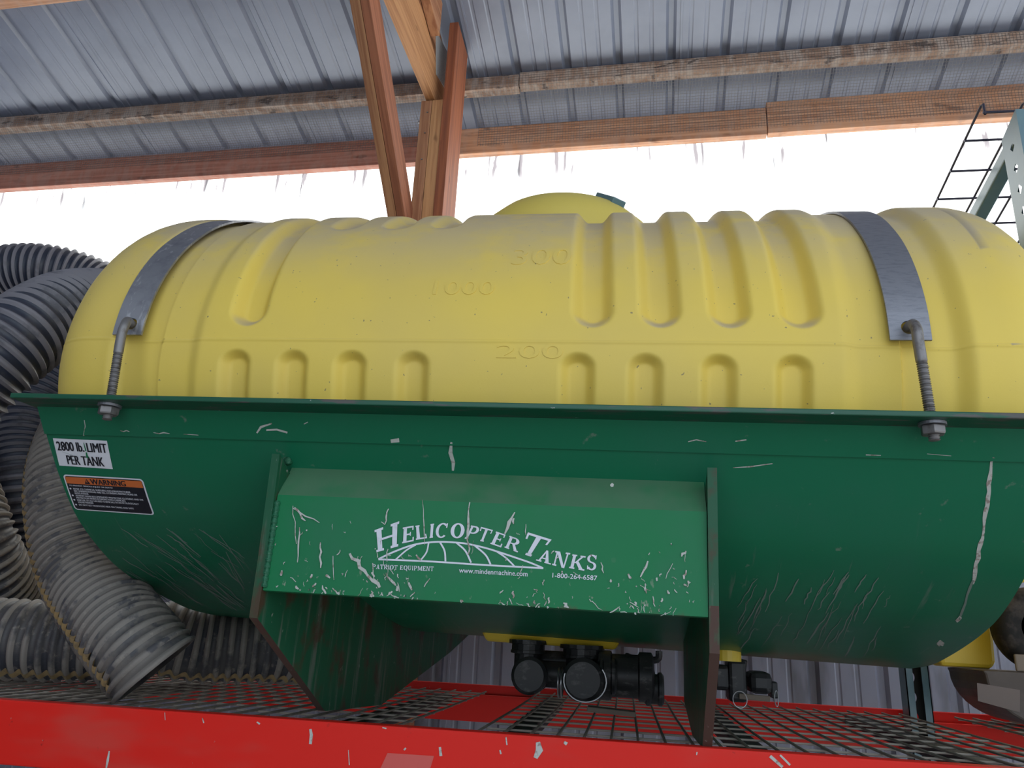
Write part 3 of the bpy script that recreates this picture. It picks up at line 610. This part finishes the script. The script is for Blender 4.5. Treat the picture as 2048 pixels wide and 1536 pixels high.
# logo on the front plate, slab-serif letters cut as shapes
def sl_(x, y, w, h): return [(x, y), (x + w, y), (x + w, y + h), (x, y + h)]
def ring(cx, cy, rx, ry, ix, iy, a0, a1, n=22):
    a = np.radians(np.linspace(a0, a1, n)); o_ = [(cx + rx * math.cos(t), cy + ry * math.sin(t)) for t in a]; i_ = [(cx + ix * math.cos(t), cy + iy * math.sin(t)) for t in a]
    return [[o_[k], o_[k + 1], i_[k + 1], i_[k]] for k in range(n - 1)]
sf = 0.10
def stem(x, w=0.2): return [sl_(x, 0, w, 1), sl_(x - 0.07, 0, w + 0.14, sf), sl_(x - 0.07, 1 - sf, w + 0.14, sf)]
GL = {
 'H': stem(.08) + stem(.72) + [sl_(.28, .46, .44, .09)],
 'E': stem(.12, .26) + [sl_(.2, 0, .75, sf), sl_(.2, 1 - sf, .7, sf), sl_(.3, .46, .4, .09), sl_(.85, 0, .1, .28), sl_(.8, .74, .1, .26), sl_(.63, .38, .07, .25)],
 'L': stem(.12, .28) + [sl_(.2, 0, .75, sf), sl_(.85, 0, .1, .32)],
 'I': stem(.30, .42),
 'C': ring(.52, .5, .5, .52, .27, .42, 45, 315) + [sl_(.80, .68, .1, .3)],
 'O': ring(.5, .5, .5, .52, .24, .42, 0, 360, 30),
 'P': stem(.12) + ring(.5, .72, .46, .29, .2, .19, -90, 90) + [sl_(.3, 1 - sf, .22, sf), sl_(.3, .43, .22, .09)],
 'T': stem(.4) + [sl_(.02, 1 - sf, .96, sf), sl_(.02, .7, .08, .3), sl_(.9, .7, .08, .3)],
 'R': stem(.12) + ring(.48, .74, .42, .27, .18, .18, -90, 90) + [sl_(.3, 1 - sf, .2, sf), sl_(.3, .46, .2, .09), [(.45, .5), (.66, .5), (1.0, 0), (.76, 0)], sl_(.72, 0, .32, sf)],
 'A': [[(.12, 0), (.24, 0), (.56, .95), (.46, 1)], [(.62, 0), (.86, 0), (.6, 1), (.44, 1)], sl_(.28, .28, .42, .09), sl_(0, 0, .36, sf), sl_(.56, 0, .44, sf)],
 'N': [sl_(.1, 0, .1, 1), sl_(.8, 0, .1, 1), [(.1, 1), (.32, 1), (.9, 0), (.7, 0)], sl_(0, 0, .3, sf), sl_(0, 1 - sf, .25, sf), sl_(.7, 1 - sf, .3, sf)],
 'K': stem(.12) + [[(.3, .42), (.42, .42), (.92, 1), (.76, 1)], [(.38, .5), (.56, .58), (.98, 0), (.72, 0)], sl_(.66, 0, .38, sf), sl_(.62, 1 - sf, .36, sf)],
 'S': ring(.5, .74, .42, .28, .2, .18, 20, 270) + ring(.5, .26, .44, .28, .2, .18, -160, 90) + [sl_(.78, .72, .1, .26), sl_(.1, .02, .1, .26)],
}
quads = [('H', (197, 390), (362, 345), (370, 158), (182, 226)), ('E', (385, 325), (480, 306), (485, 190), (390, 206)), ('L', (487, 299), (580, 284), (556, 182), (485, 193)), ('I', (583, 286), (628, 280), (638, 174), (590, 182)),
  ('C', (632, 282), (722, 282), (742, 172), (645, 176)), ('O', (745, 282), (848, 286), (860, 176), (757, 174)), ('P', (850, 287), (925, 300), (978, 206), (900, 188)), ('T', (945, 300), (1020, 318), (1068, 225), (975, 200)),
  ('E', (1040, 325), (1130, 356), (1168, 262), (1085, 233)), ('R', (1145, 352), (1245, 390), (1280, 300), (1185, 265)), ('T', (1262, 395), (1390, 436), (1506, 297), (1322, 240)), ('A', (1385, 450), (1495, 482), (1512, 388), (1425, 364)),
  ('N', (1505, 484), (1605, 512), (1642, 396), (1530, 380)), ('K', (1625, 506), (1740, 527), (1758, 420), (1652, 404)), ('S', (1757, 517), (1835, 527), (1848, 412), (1762, 408))]
def lpx(p): return lx(700 + p[0] / 3.7236, 1000 + p[1] / 3.7236, 1, YP)
def lp_off(p, off): q = lpx(p); q[1] -= off; return q
m = MB()
for k, (ch_, bl, br_, tr_, tl) in enumerate(quads):
    g = quad_map([bl, br_, tr_, tl])
    for j, poly in enumerate(GL[ch_]): m.add([lp_off(g(*p), 0.0012 + 0.00003 * j) for p in poly], [tuple(range(len(poly)))])
def stroke(pts, w, off=0.0011):
    P, q = spline([(a, b_, 0) for a, b_ in pts], 6); T = np.gradient(P, axis=0); T /= np.linalg.norm(T, axis=1)[:, None]; n = np.stack([-T[:, 1], T[:, 0]], 1)
    A = [lp_off(P[i, :2] + n[i] * w / 2, off) for i in range(len(P))]; B = [lp_off(P[i, :2] - n[i] * w / 2, off) for i in range(len(P))]
    m.grid(np.stack([np.array(A), np.array(B)]))
for kk, (pts, w) in enumerate((([(212, 440), (330, 385), (470, 335), (600, 315), (700, 312), (800, 318), (880, 328), (1000, 355), (1100, 385), (1250, 435), (1350, 470), (1440, 508)], 13), ([(212, 442), (600, 458), (1000, 484), (1442, 508)], 13),
    ([(490, 334), (420, 375), (340, 445)], 11), ([(586, 322), (570, 390), (520, 458)], 11), ([(672, 316), (705, 380), (712, 462)], 13), ([(795, 320), (860, 380), (905, 472)], 13), ([(930, 340), (1010, 410), (1050, 484)], 13), ([(1090, 382), (1160, 430), (1228, 496)], 12))): stroke(pts, w, 0.0005 + 0.0001 * kk)
def logo_text(body, bl, br_, h, bold):
    V, Fc = text_shape(body, bold); lo, hi = V.min(0), V.max(0); bl = np.array(bl, float); br_ = np.array(br_, float); up_ = np.array([2.0, -h])
    m.add([lp_off(bl + (br_ - bl) * (x - lo[0]) / (hi[0] - lo[0]) + up_ * (y - lo[1]) / (hi[1] - lo[1]), 0.0012) for x, y in V], Fc)
GL['M'] = [sl_(.06, 0, .10, 1), sl_(.78, 0, .16, 1), [(.06, 1), (.28, 1), (.56, .1), (.44, .1)], [(.78, 1), (.9, 1), (.56, .1), (.44, .1)], sl_(0, 0, .24, sf), sl_(.70, 0, .3, sf), sl_(0, 1 - sf, .2, sf), sl_(.8, 1 - sf, .2, sf)]
GL['Q'] = GL['O'] + [[(.5, .2), (.68, .2), (1.0, -.25), (.8, -.25)]]
GL['U'] = [sl_(.12, .3, .2, .7), sl_(.74, .3, .1, .7), sl_(0, 1 - sf, .44, sf), sl_(.62, 1 - sf, .34, sf)] + ring(.48, .32, .36, .34, .17, .24, 180, 360)
txt = 'PATRIOT EQUIPMENT'; wd_ = {' ': .5, 'I': .55, 'M': 1.25, 'Q': 1.1, 'O': 1.1}; tot = sum(wd_.get(c, 1.0) for c in txt); a = 0
for c in txt:
    w_ = wd_.get(c, 1.0); p0 = np.array([167 + 459 * a / tot, 512 + 18 * a / tot]); dx = np.array([459 * (w_ - .08) / tot, 18 * (w_ - .08) / tot]); upv = np.array([2.0, -33])
    for j, poly in enumerate(GL.get(c, [])): m.add([lp_off(p0 + dx * x + upv * y, 0.0012 + 0.00002 * j) for x, y in poly], [tuple(range(len(poly)))])
    a += w_
logo_text('www.mindenmachine.com', (812, 542), (1322, 570), 38, 0.008); logo_text('1-800-264-6587', (1507, 578), (1840, 600), 36, 0.008)
tag(m.build('logo_decal', 'logo_silver', cr), 'silver arched lettering HELICOPTER TANKS over a globe line with small print')

# ------------------------------------------------------------------ the yellow tank
YC, ZC, TB, TU, TD = 2.22, 0.748, 0.80, 0.603, 0.515
E0, E1, ER = -1.305, 0.845, 0.16
def ss(v, a, b_): t = np.clip((v - a) / (b_ - a), 0, 1); return t * t * (3 - 2 * t)
def bump_(v, c, hw, w): return ss(v, c - hw - w, c - hw + w) * (1 - ss(v, c + hw - w, c + hw + w))
def tank_disp(x, th):
    """x, th (degrees from the front equator, 90 = top): radial offset of moulded features"""
    d = np.zeros_like(x * th)
    upw = np.where(th > 90, 180 - th, th)
    d -= 0.018 * bump_(x, -1.010, 0.092, 0.016) * np.where(x < -1.0, 1.0, 0.55) + 0
    d -= 0.022 * bump_(x, 0.508, 0.100, 0.020) * np.where(x > 0.5, 1.0, 0.6)
    def slot(c, t0, per, hw, w, depth, way):
        q = np.hypot(x - c, per * np.clip(way * (t0 - th_), 0, None)); return -depth * (1 - ss(q, hw - w, hw + w))
    th_ = upw
    for c in (-0.086, 0.047, 0.180, 0.312, -0.820): d = d + slot(c - 0.0004 * (upw - 30), 7.6, 0.0107, 0.031, 0.015, 0.026, 1)
    for c in (-0.690, -0.560, -0.440): d = d + slot(c, 38.5, 0.0118, 0.028, 0.014, 0.022, 1)
    for c in (-0.821, -0.694, -0.568, -0.436, -0.103, 0.028, 0.166, 0.303): d = d + slot(c, -5.2, 0.0100, 0.026, 0.012, 0.020, -1)
    d += 0.0022 * bump_(th, 0.6, 0.22, 0.12)
    return d
def tank_pt(x, th, off=0.0):
    x = np.asarray(x, float); th = np.asarray(th, float); t = np.radians(th)
    c = np.where(np.sin(t) >= 0, TU, TD)
    e = np.minimum(x - E0, E1 - x); k = np.clip(1 - e / ER, 0, 1); ins = ER * (1 - np.sqrt(1 - k ** 2.4))
    ny, nz = -np.cos(t) / TB, np.sin(t) / c; n = np.hypot(ny, nz); ny, nz = ny / n, nz / n
    d = tank_disp(x, th) * np.clip(e / 0.1, 0, 1) - ins + off
    return np.stack([x + 0 * th, YC - TB * np.cos(t) + ny * d, ZC + c * np.sin(t) + nz * d], -1)
tk = bpy.data.objects.new('poly_tank', None); C.objects.link(tk)
tk.matrix_world = cr.matrix_world.copy(); tk['_o'] = list(P0)
tag(tk, 'big yellow plastic spray tank lying strapped in the green cradle', 'tank')
xs = np.unique(np.r_[E0 + ER * (1 - np.cos(np.linspace(0, PI / 2, 14))), np.linspace(E0 + ER, E1 - ER, 400), E1 - ER * (1 - np.cos(np.linspace(0, PI / 2, 14)))])
xs[0] = E0; xs[-1] = E1
ths = np.r_[np.linspace(-180, -30, 40)[:-1], np.linspace(-30, -8, 12)[:-1], np.linspace(-8, 10, 74)[:-1], np.linspace(10, 90, 90)[:-1], np.linspace(90, 180, 34)][:-1]
X, TH = np.meshgrid(xs, ths, indexing='ij'); P = tank_pt(X, TH)
nx_, nt_ = X.shape; m = MB()
m.add(P.reshape(-1, 3), [(i * nt_ + j, (i + 1) * nt_ + j, (i + 1) * nt_ + (j + 1) % nt_, i * nt_ + (j + 1) % nt_) for i in range(nx_ - 1) for j in range(nt_)])
for e, sg in ((0, -1), (nx_ - 1, 1)):                    # dished ends
    ringp = P[e]; cen = ringp.mean(0); rows = [ringp + 0 * ringp]
    for k in (0.75, 0.5, 0.25, 0.02): q = cen + (ringp - cen) * k; q = q.copy(); q[:, 0] += sg * 0.05 * (1 - k * k); rows.append(q)
    A = np.array(rows); r_ = A.shape[0]
    m.add(A.reshape(-1, 3), [tuple((i * nt_ + j, i * nt_ + (j + 1) % nt_, (i + 1) * nt_ + (j + 1) % nt_, (i + 1) * nt_ + j)[::(1 if sg < 0 else -1)]) for i in range(r_ - 1) for j in range(nt_)])
m.build('tank_body', 'yellow_poly', tk, smooth=True, angle=60)
def emboss(body, x0, x1, t0, t1):
    V, Fc = text_shape(body, 0.0); lo, hi = V.min(0), V.max(0); m = MB()
    f = lambda x, y, o: tank_pt(x0 + (x1 - x0) * (x - lo[0]) / (hi[0] - lo[0]), t0 + (t1 - t0) * (y - lo[1]) / (hi[1] - lo[1]), o)
    n = len(V); m.add([f(x, y, 0.0013) for x, y in V] + [f(x, y, -0.001) for x, y in V], Fc)
    cnt = {}
    for fc in Fc:
        for a, b_ in zip(fc, fc[1:] + fc[:1]): cnt[(a, b_)] = 1
    b0 = m.n - 2 * n
    for a, b_ in list(cnt):
        if (b_, a) not in cnt: m.f.append((b0 + a, b0 + b_, b0 + n + b_, b0 + n + a)[::-1]); m.mi.append(0)
    return m.build('volume_mark', 'yellow_poly', tk)
emboss('300', -0.255, -0.128, 19.2, 24.6); emboss('1000', -0.412, -0.282, 11.0, 14.6); emboss('200', -0.265, -0.132, -3.2, 0.0)
# filler neck and lid on the top, behind the ridge
m = MB(); mc = (-0.215, 2.22)
m.lathe([(0.30, 1.29), (0.295, 1.362), (0.280, 1.400), (0.235, 1.447), (0.16, 1.488), (0.08, 1.511), (0.0, 1.518)], (mc[0], mc[1], 0), 'z', 48); m.build('filler_lid', 'yellow_lid', tk, smooth=True)
m = MB(); la, lb = lx(1203, 396, 1, 2.10), lx(1238, 406, 1, 2.04); m.bar(la, lb, 0.05, 0.022); m.build('lid_latch', 'teal_paint', tk, bevel=0.003)
# drain sump under the belly
m = MB(); zt = .200; zb_ = lx(1100, 1291, 1, 2.19)[2]; a0, a1 = lx(970, 1275, 1, 2.19)[0], lx(1234, 1296, 1, 2.19)[0]
m.add([(a0 - .01, 2.17, zt), (a1 + .01, 2.17, zt), (a1 + .01, 2.42, zt), (a0 - .01, 2.42, zt), (a0 + .004, 2.19, zb_), (a1 - .004, 2.19, zb_), (a1 - .004, 2.40, zb_), (a0 + .004, 2.40, zb_)],
      [(0, 1, 2, 3), (4, 7, 6, 5), (0, 4, 5, 1), (1, 5, 6, 2), (2, 6, 7, 3), (3, 7, 4, 0)]); m.build('drain_sump', 'yellow_clean', tk, bevel=0.008)
m = MB(); c_ = lx(1455, 1313, 1, 2.2); m.lathe([(0.04, .0), (0.04, 0.05)], (c_[0] - 0.005, 2.2, .165), 'z', 20); m.build('outlet_boss', 'yellow_clean', tk)

# hold-down straps and hook bolts
def strap(xa, xb_, hx, label, mt, hook_dx, bx, sink):
    t = bpy.data.objects.new('tank_strap', None); C.objects.link(t); t['_o'] = list(P0); t.matrix_world = cr.matrix_world.copy()
    tag(t, label, 'strap', 'steel straps over the yellow tank')
    m = MB(); TH0 = 1.2
    f = lambda off: (lambda x, th: flat(x, th, off))
    def flat(x, th, off):
        off -= sink * min(1.0, max(0.0, (th - 8) / 25)); tt = math.radians(th); c = TU; ny, nz = -math.cos(tt) / TB, math.sin(tt) / c; n = math.hypot(ny, nz); return np.array([x, YC - TB * math.cos(tt) + ny / n * off, ZC + c * math.sin(tt) + nz / n * off])
    th1 = 6.6
    hole_t = 3.6
    for off, in ((0.0065,), (0.0015,)): holed_cell(m, f(off), xa, xb_, TH0, th1, hx, hole_t, 0.0135, 1.28)
    tt = np.linspace(th1, 178, 90)
    for off in (0.0065, 0.0015): m.grid([[flat(x, q, off) for x in (xa, xb_)] for q in tt])
    ta = np.r_[np.linspace(TH0, th1, 4), tt[1:]]
    for x in (xa, xb_): m.grid([[flat(x, q, o_) for o_ in (0.0015, 0.0065)] for q in ta])
    m.grid([[flat(x, TH0, o_) for o_ in (0.0015, 0.0065)] for x in (xa, xb_)])
    m.build('band', mt, t, smooth=True, angle=40)
    b = bpy.data.objects.new('hook_bolt', None); C.objects.link(b); b['_o'] = list(P0); b.matrix_world = cr.matrix_world.copy()
    tag(b, 'threaded hook bolt pulling down the ' + ('left' if hook_dx > 0 else 'right') + ' tank strap to the flange', 'bolt', 'hook bolts tying straps to the flange')
    hz = ZC + TU * math.sin(math.radians(hole_t)); yb_ = 1.374; dxl = 0.004 if hook_dx > 0 else -0.004
    pts, q = spline([(bx[0], yb_, .560), (bx[0] + (bx[1] - bx[0]) * .5, yb_, .65), (bx[1], yb_, .738), (bx[1], yb_ + .003, hz - .020), (bx[1] + (hx - bx[1]) * .5, yb_ + .018, hz - .003), (hx, 1.414, hz), (hx, 1.436, hz - 0.004)], 0.00095)
    m = MB(); rr = [0.0090 + (0.0011 * math.sin(q[i] / 0.0042 * 2 * PI) - 0.0004 if pts[i][2] < .705 else 0.0008) for i in range(len(q))]
    m.tube(pts, rr, 14); m.build('rod', 'rod_steel', b, smooth=True, angle=80)
    nx0 = bx[0] + (bx[1] - bx[0]) * 0.08
    m = MB(); m.lathe([(0.019, .570), (0.0205, .573), (0.0205, .5835), (0.019, .5855)], (nx0, yb_, 0), 'z', 6, ang0=0.3); m.build('nut', 'rod_steel', b, bevel=0.0008)
    m = MB(); m.lathe([(0.0225, .5865), (0.0225, .5915)], (nx0, yb_, 0), 'z', 24); m.build('washer', 'dull_steel', b)
strap(-1.110, -1.042, -1.072, 'galvanised flat steel strap over the left end of the tank', 'galvanised', 0.022, (-1.0455, -1.057), 0.009)
strap(0.475, 0.548, 0.510, 'dull grey flat steel strap over the right end of the tank', 'dull_steel', -0.020, (0.518, 0.509), 0.013)

# ------------------------------------------------------------------ plumbing under the tank
def W(l): return P0 + RT @ (np.asarray(l, float) - P0)
vm = thing('valve_manifold', 'black plastic valves and pipes hanging under the tank sump', 'valve', at(1150, 1370, 'y', 2.2))
YV = 2.2
def vp(u, v, y=YV): return at(u, v, 'y', y)
k_ = YV / 1540.0
for u, v0, v1, w in ((1057, 1283, 1322, 0.5), (1164, 1293, 1335, 0.6)):
    p = vp(u, v0); q = vp(u, v1); h = p[2] - q[2]; m = MB()
    R_ = 0.053 if w == .5 else 0.060
    m.lathe([(R_, 0), (R_, -0.010), (R_ * .85, -0.011), (R_ * .85, -0.026), (R_ * .9, -0.027), (R_ * .9, -0.034), (R_ * .7, -0.036), (R_ * .7, -h - 0.03)], (p[0], YV, p[2] + 0.004), 'z', 18); m.build('bulkhead_fitting', 'black_plastic', vm)
def body(name, u, v, r, l, axis, y=YV, mt='black_plastic', seg=24):
    p = vp(u, v, y); m = MB(); m.lathe([(r * .82, -l / 2), (r, -l / 2 + .006), (r, -l / 4), (r * .88, -l / 4 + .004), (r * .88, l / 4 - .004), (r, l / 4), (r, l / 2 - .006), (r * .82, l / 2)], p, axis, seg)
    return m.build(name, mt, vm, smooth=True, angle=30)
body('elbow', 1062, 1350, 0.048, 0.10, 'y'); body('coupling', 1110, 1348, 0.040, 0.16, 'x', 2.24); body('tee', 1168, 1358, 0.054, 0.12, 'y', 2.17); body('reducer', 1215, 1352, 0.046, 0.05, 'x', 2.17)
body('pipe', 1120, 1325, 0.034, 0.24, 'x', 2.26); body('clamp_coupling', 1200, 1358, 0.052, 0.06, 'x'); body('valve_body', 1250, 1352, 0.062, 0.15, 'x'); body('valve_end', 1308, 1378, 0.042, 0.05, 'x')
m = MB(); m.add([vp(1225, 1345), vp(1252, 1304), vp(1292, 1322), vp(1300, 1375), vp(1240, 1378)] + [vp(a, b_, 2.28) for a, b_ in ((1225, 1345), (1252, 1304), (1292, 1322), (1300, 1375), (1240, 1378))],
   [(0, 4, 3, 2, 1), (5, 6, 7, 8, 9), (0, 1, 6, 5), (1, 2, 7, 6), (2, 3, 8, 7), (3, 4, 9, 8), (4, 0, 5, 9)]); m.build('valve_bonnet', 'black_plastic', vm, bevel=0.006)
m = MB(); m.tube(spline([vp(1318, 1302), vp(1316, 1318), vp(1300, 1324), vp(1304, 1352)], 0.006)[0], 0.009, 8); m.build('handle', 'black_plastic', vm, smooth=True)
m = MB()
for u in (1118, 1124): p = vp(u, 1365, 2.18); m.tube([(p[0], p[1] + 0.036 * math.cos(a), p[2] + 0.036 * math.sin(a)) for a in np.linspace(0, 2 * PI, 25)], 0.0022, 6, False)
p = vp(1170, 1362, 2.105); m.tube([(p[0] + 0.054 * math.cos(a), p[1], p[2] + 0.050 * math.sin(a)) for a in np.linspace(PI * .9, PI * 2.2, 20)], 0.0022, 6, False)
m.build('hose_clamp', 'ring_metal', vm, smooth=True)
m = MB(); p = vp(1215, 1400, 2.12); q = vp(1175, 1392, 2.12); m.bar((q[0], 2.12, 0.012), (p[0] + 0.07, 2.12, 0.006), 0.05, 0.012); m.build('bracket_foot', 'tan_block', vm, bevel=0.002)
bv = thing('ball_valve', 'black ball valve with round wire clamps right of the cradle foot', 'valve', at(1500, 1405, 'y', 2.3))
yv = 2.3; vq = lambda u, v, y=yv: at(u, v, 'y', y)
def vb(u0, u1, v0, v1, name, y0=2.26, y1=2.34, bev=0.010):
    a, b_ = vq(u0, v0), vq(u1, v1); m = MB(); m.box(a[0], b_[0], y0, y1, b_[2], a[2]); m.build(name, 'black_plastic', bv, bevel=bev)
vb(1452, 1492, 1318, 1404, 'valve_body'); vb(1493, 1541, 1341, 1388, 'actuator_case', 2.25, 2.36, 0.016); vb(1424, 1456, 1328, 1380, 'end_coupling'); vb(1538, 1553, 1362, 1396, 'outlet_cap', 2.27, 2.33, 0.004)
m = MB(); m.bar(vq(1462, 1324), vq(1493, 1332), 0.03, 0.018, (0, 1, 0)); m.build('handle', 'black_plastic', bv, bevel=0.004)
m = MB(); m.bar(vq(1478, 1392, 2.24), vq(1540, 1398, 2.24), 0.012, 0.014); m.build('mounting_arm', 'tan_block', bv, bevel=0.002)
for u, v, r_, sq in ((1480, 1400, 0.0205, 0.88), (1553, 1398, 0.019, 0.3)):
    m = MB(); p = vq(u, v, 2.22); m.tube([(p[0] + r_ * sq * math.cos(a), p[1] + 0.4 * r_ * (1 - sq) * math.cos(a), p[2] + r_ * math.sin(a) + 0.001) for a in np.linspace(0, 2 * PI, 25)], 0.0013, 6, False)
    m.build('wire_clamp', 'ring_metal', bv, smooth=True)

# ------------------------------------------------------------------ corrugated hoses
def hose(label, pts, R, mt, pitch=0.031, depth=0.013, stripe=None, cut=None, sharp=1.5, group='black corrugated hoses piled beside the cradle'):
    P, q = spline(pts, pitch / 8); L_ = len(P); rg = (0.5 + 0.5 * np.cos(2 * PI * q / pitch)) ** sharp; r = R - depth * (1 - rg)
    base = P[len(P) // 2]; t = thing('suction_hose', label, 'hose', (base[0], base[1], P[:, 2].min() - R), group=group)
    m = MB(); m.tube(P, r, 44, caps=False)
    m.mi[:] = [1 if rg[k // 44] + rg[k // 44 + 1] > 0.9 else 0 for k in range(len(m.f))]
    def shear(V, n):
        V = V.reshape(n, -1, 3)
        if cut is not None:
            for i in range(n):
                k = max(0.0, 1 - (L_ - 1 - i * (L_ - 1) / (n - 1)) / 40.0); c0 = V[i].mean(0)
                T = P[-1] - P[-5]; T = T / np.linalg.norm(T); cd = EYE - P[-1]; cd = cd - T * cd.dot(T); cd /= np.linalg.norm(cd)
                V[i] += T * (((V[i] - c0) @ cd) * cut * k)[:, None]
        return V.reshape(-1, 3)
    shear(m.v[-1], L_)
    inner = [P[i] for i in range(0, len(P), 6)]
    inner[-1] = P[-1]; m.tube(inner, R - depth - 0.006, 44, caps=False); shear(m.v[-1], len(inner)); m.grid(np.stack([m.v[0].reshape(L_, -1, 3)[-1], m.v[1].reshape(len(inner), -1, 3)[-1]]))
    m.build('tube', [mt, mt.replace('hose_', 'hose_ridge_')], t, smooth=True, angle=80)
    if stripe is not None:
        T = np.gradient(P, axis=0); T /= np.linalg.norm(T, axis=1)[:, None]; rows = []
        for i in range(len(P)):
            u = np.array(stripe, float); u -= T[i] * u.dot(T[i]); u /= np.linalg.norm(u); w = np.cross(T[i], u)
            ph = (q[i] / pitch) % 1.0; off = 0.06 * math.sin(2 * PI * ph); hw = 0.075 + 0.045 * math.sin(PI * ph)
            rows.append([P[i] + (r[i] + 0.0016) * (math.cos(off + a) * u + math.sin(off + a) * w) for a in (-hw, -hw / 3, hw / 3, hw)])
        m = MB(); m.grid(rows); m.build('stripe', 'hose_stripe', t, smooth=True, angle=80)
    return t
A3 = lambda u, v, y: tuple(at(u, v, 'y', y))
hose('dusty front hose with a tan zigzag stripe and cut end on the deck', [A3(290, 770, 2.55), A3(212, 785, 2.33), A3(163, 855, 2.13), A3(137, 950, 2.0), A3(143, 1050, 1.95), A3(172, 1150, 1.92), A3(232, 1242, 1.86), A3(312, 1342, 1.80)], 0.110, 'hose_muddy', 0.0240, 0.010, (-0.66, -0.72, -0.22), 0.75)
hose('dusty hose lying flat on the deck behind the cut hose end', [tuple(at(-140, 1270, 'y', 2.10)), tuple(at(20, 1278, 'y', 2.12)), tuple(at(200, 1284, 'y', 2.20)), tuple(at(310, 1274, 'y', 2.28)), tuple(at(400, 1289, 'y', 2.34)), tuple(at(560, 1293, 'y', 2.46)), tuple(at(660, 1298, 'y', 2.62))], 0.114, 'hose_dusty', 0.033, 0.012, (0.0, -0.60, -0.80))
hose('upper dark hose arching behind the left end of the tank', [A3(-260, 700, 2.75), A3(-120, 600, 2.72), A3(-10, 550, 2.72), A3(90, 542, 2.76), A3(190, 570, 2.85), A3(300, 640, 2.95)], 0.120, 'hose_dark', 0.029, sharp=2.2)
hose('thick dark hose curling down to the left beside the tank', [A3(330, 640, 2.6), A3(240, 612, 2.3), A3(150, 615, 2.02), A3(75, 650, 1.87), A3(0, 708, 1.79), A3(-90, 795, 1.76), A3(-190, 905, 1.76)], 0.122, 'hose_dark', 0.0285, sharp=2.2)
hose('shadowed dark hose descending behind the thick curled hose', [A3(240, 705, 2.64), A3(165, 735, 2.60), A3(95, 800, 2.54), A3(57, 890, 2.50), A3(47, 985, 2.48), A3(58, 1090, 2.55)], 0.122, 'hose_dark', 0.027, sharp=2.2)
hose('dusty hose at the left edge curving down above the flat hose', [A3(-200, 780, 2.32), A3(-125, 890, 2.26), A3(-80, 985, 2.23), A3(-48, 1070, 2.24), A3(-18, 1140, 2.32), A3(20, 1190, 2.46)], 0.112, 'hose_dusty', 0.027)

# ------------------------------------------------------------------ things in the next bay, at right
m = MB(); y0, y1 = 2.44, 2.70; zb0 = 0.004
poly = [(0.98, y0, 0.148)]
for a in np.linspace(0, PI / 2, 10): poly.append((0.985 + 0.16 * (1 - math.cos(a)), y0, 0.006 + 0.13 * (1 - math.sin(a))))
poly += [(1.9, y0, 0.004), (1.9, y0, 0.148)]
tb = thing('storage_tub', 'low dusty brown tub with a rounded corner on the right deck', 'tub', (1.4, 2.57, 0.0))
m.prism(poly[::-1], (0, y1 - y0, 0)); m.build('tub_body', 'brown_tub', tb, bevel=0.006)
m = MB(); c4 = [at(u, v, 'y', y0 - 0.001) for u, v in ((1954, 1366), (2040, 1380), (2040, 1425), (1956, 1402))]; m.add(c4, [(0, 3, 2, 1)]); m.build('paper_label', 'pale_label', tb)
yt = thing('poly_tank', 'small yellow plastic tank standing on the brown tub at right', 'tank', (1.05, 2.6, 0.15))
m = MB(); pl = [(0.93, .150), (1.067, .149), (1.078, .155), (1.086, .170), (1.091, .27), (1.11, .31), (1.19, .40), (1.30, .455), (1.325, .48), (1.33, .56), (1.31, .58), (0.95, .58), (0.93, .56)]
m.prism([(a, 2.60, b_) for a, b_ in pl], (0, 0.09, 0)); m.build('tank_body', 'yellow_clean', yt, bevel=0.012)
m = MB(); m.lathe([(0.05, .575), (0.05, .61), (0.045, .62)], (1.12, 2.645, 0), 'z', 24); m.build('cap', 'black_plastic', yt)
wh = thing('rubber_wheel', 'black rubber wheel standing on the brown tub at the right edge', 'wheel', (1.235, 2.5, 0.148))
wc = at(2080, 1258, 'y', 2.48); wr = wc[2] - 0.149
m = MB(); m.lathe([(wr * .45, -.03), (wr * .72, -.045), (wr * .93, -.038), (wr, -.02), (wr, .02), (wr * .93, .038), (wr * .72, .045), (wr * .45, .03), (wr * .45, -.03)], (wc[0], 2.50, wc[2]), 'y', 48); m.build('tyre', 'rubber', wh, smooth=True, angle=50)
m = MB(); m.lathe([(wr * .44, -.02), (wr * .44, .02)], (wc[0], 2.50, wc[2]), 'y', 30); m.lathe([(wr * .13, -.045), (wr * .13, .04)], (wc[0], 2.50, wc[2]), 'y', 20); m.build('hub', 'galvanised', wh, smooth=True)
a, b_ = at(2026, 1308, 'y', 2.45), at(2100, 1334, 'y', 2.45); m = MB(); m.box(a[0], b_[0], 2.442, 2.452, 0.149, a[2])
tag(m.build('wooden_block', 'tan_block', bevel=0.004), 'small tan block on the brown tub in front of the wheel', 'block')

for o in bpy.data.objects:
    if '_o' in o: del o['_o']
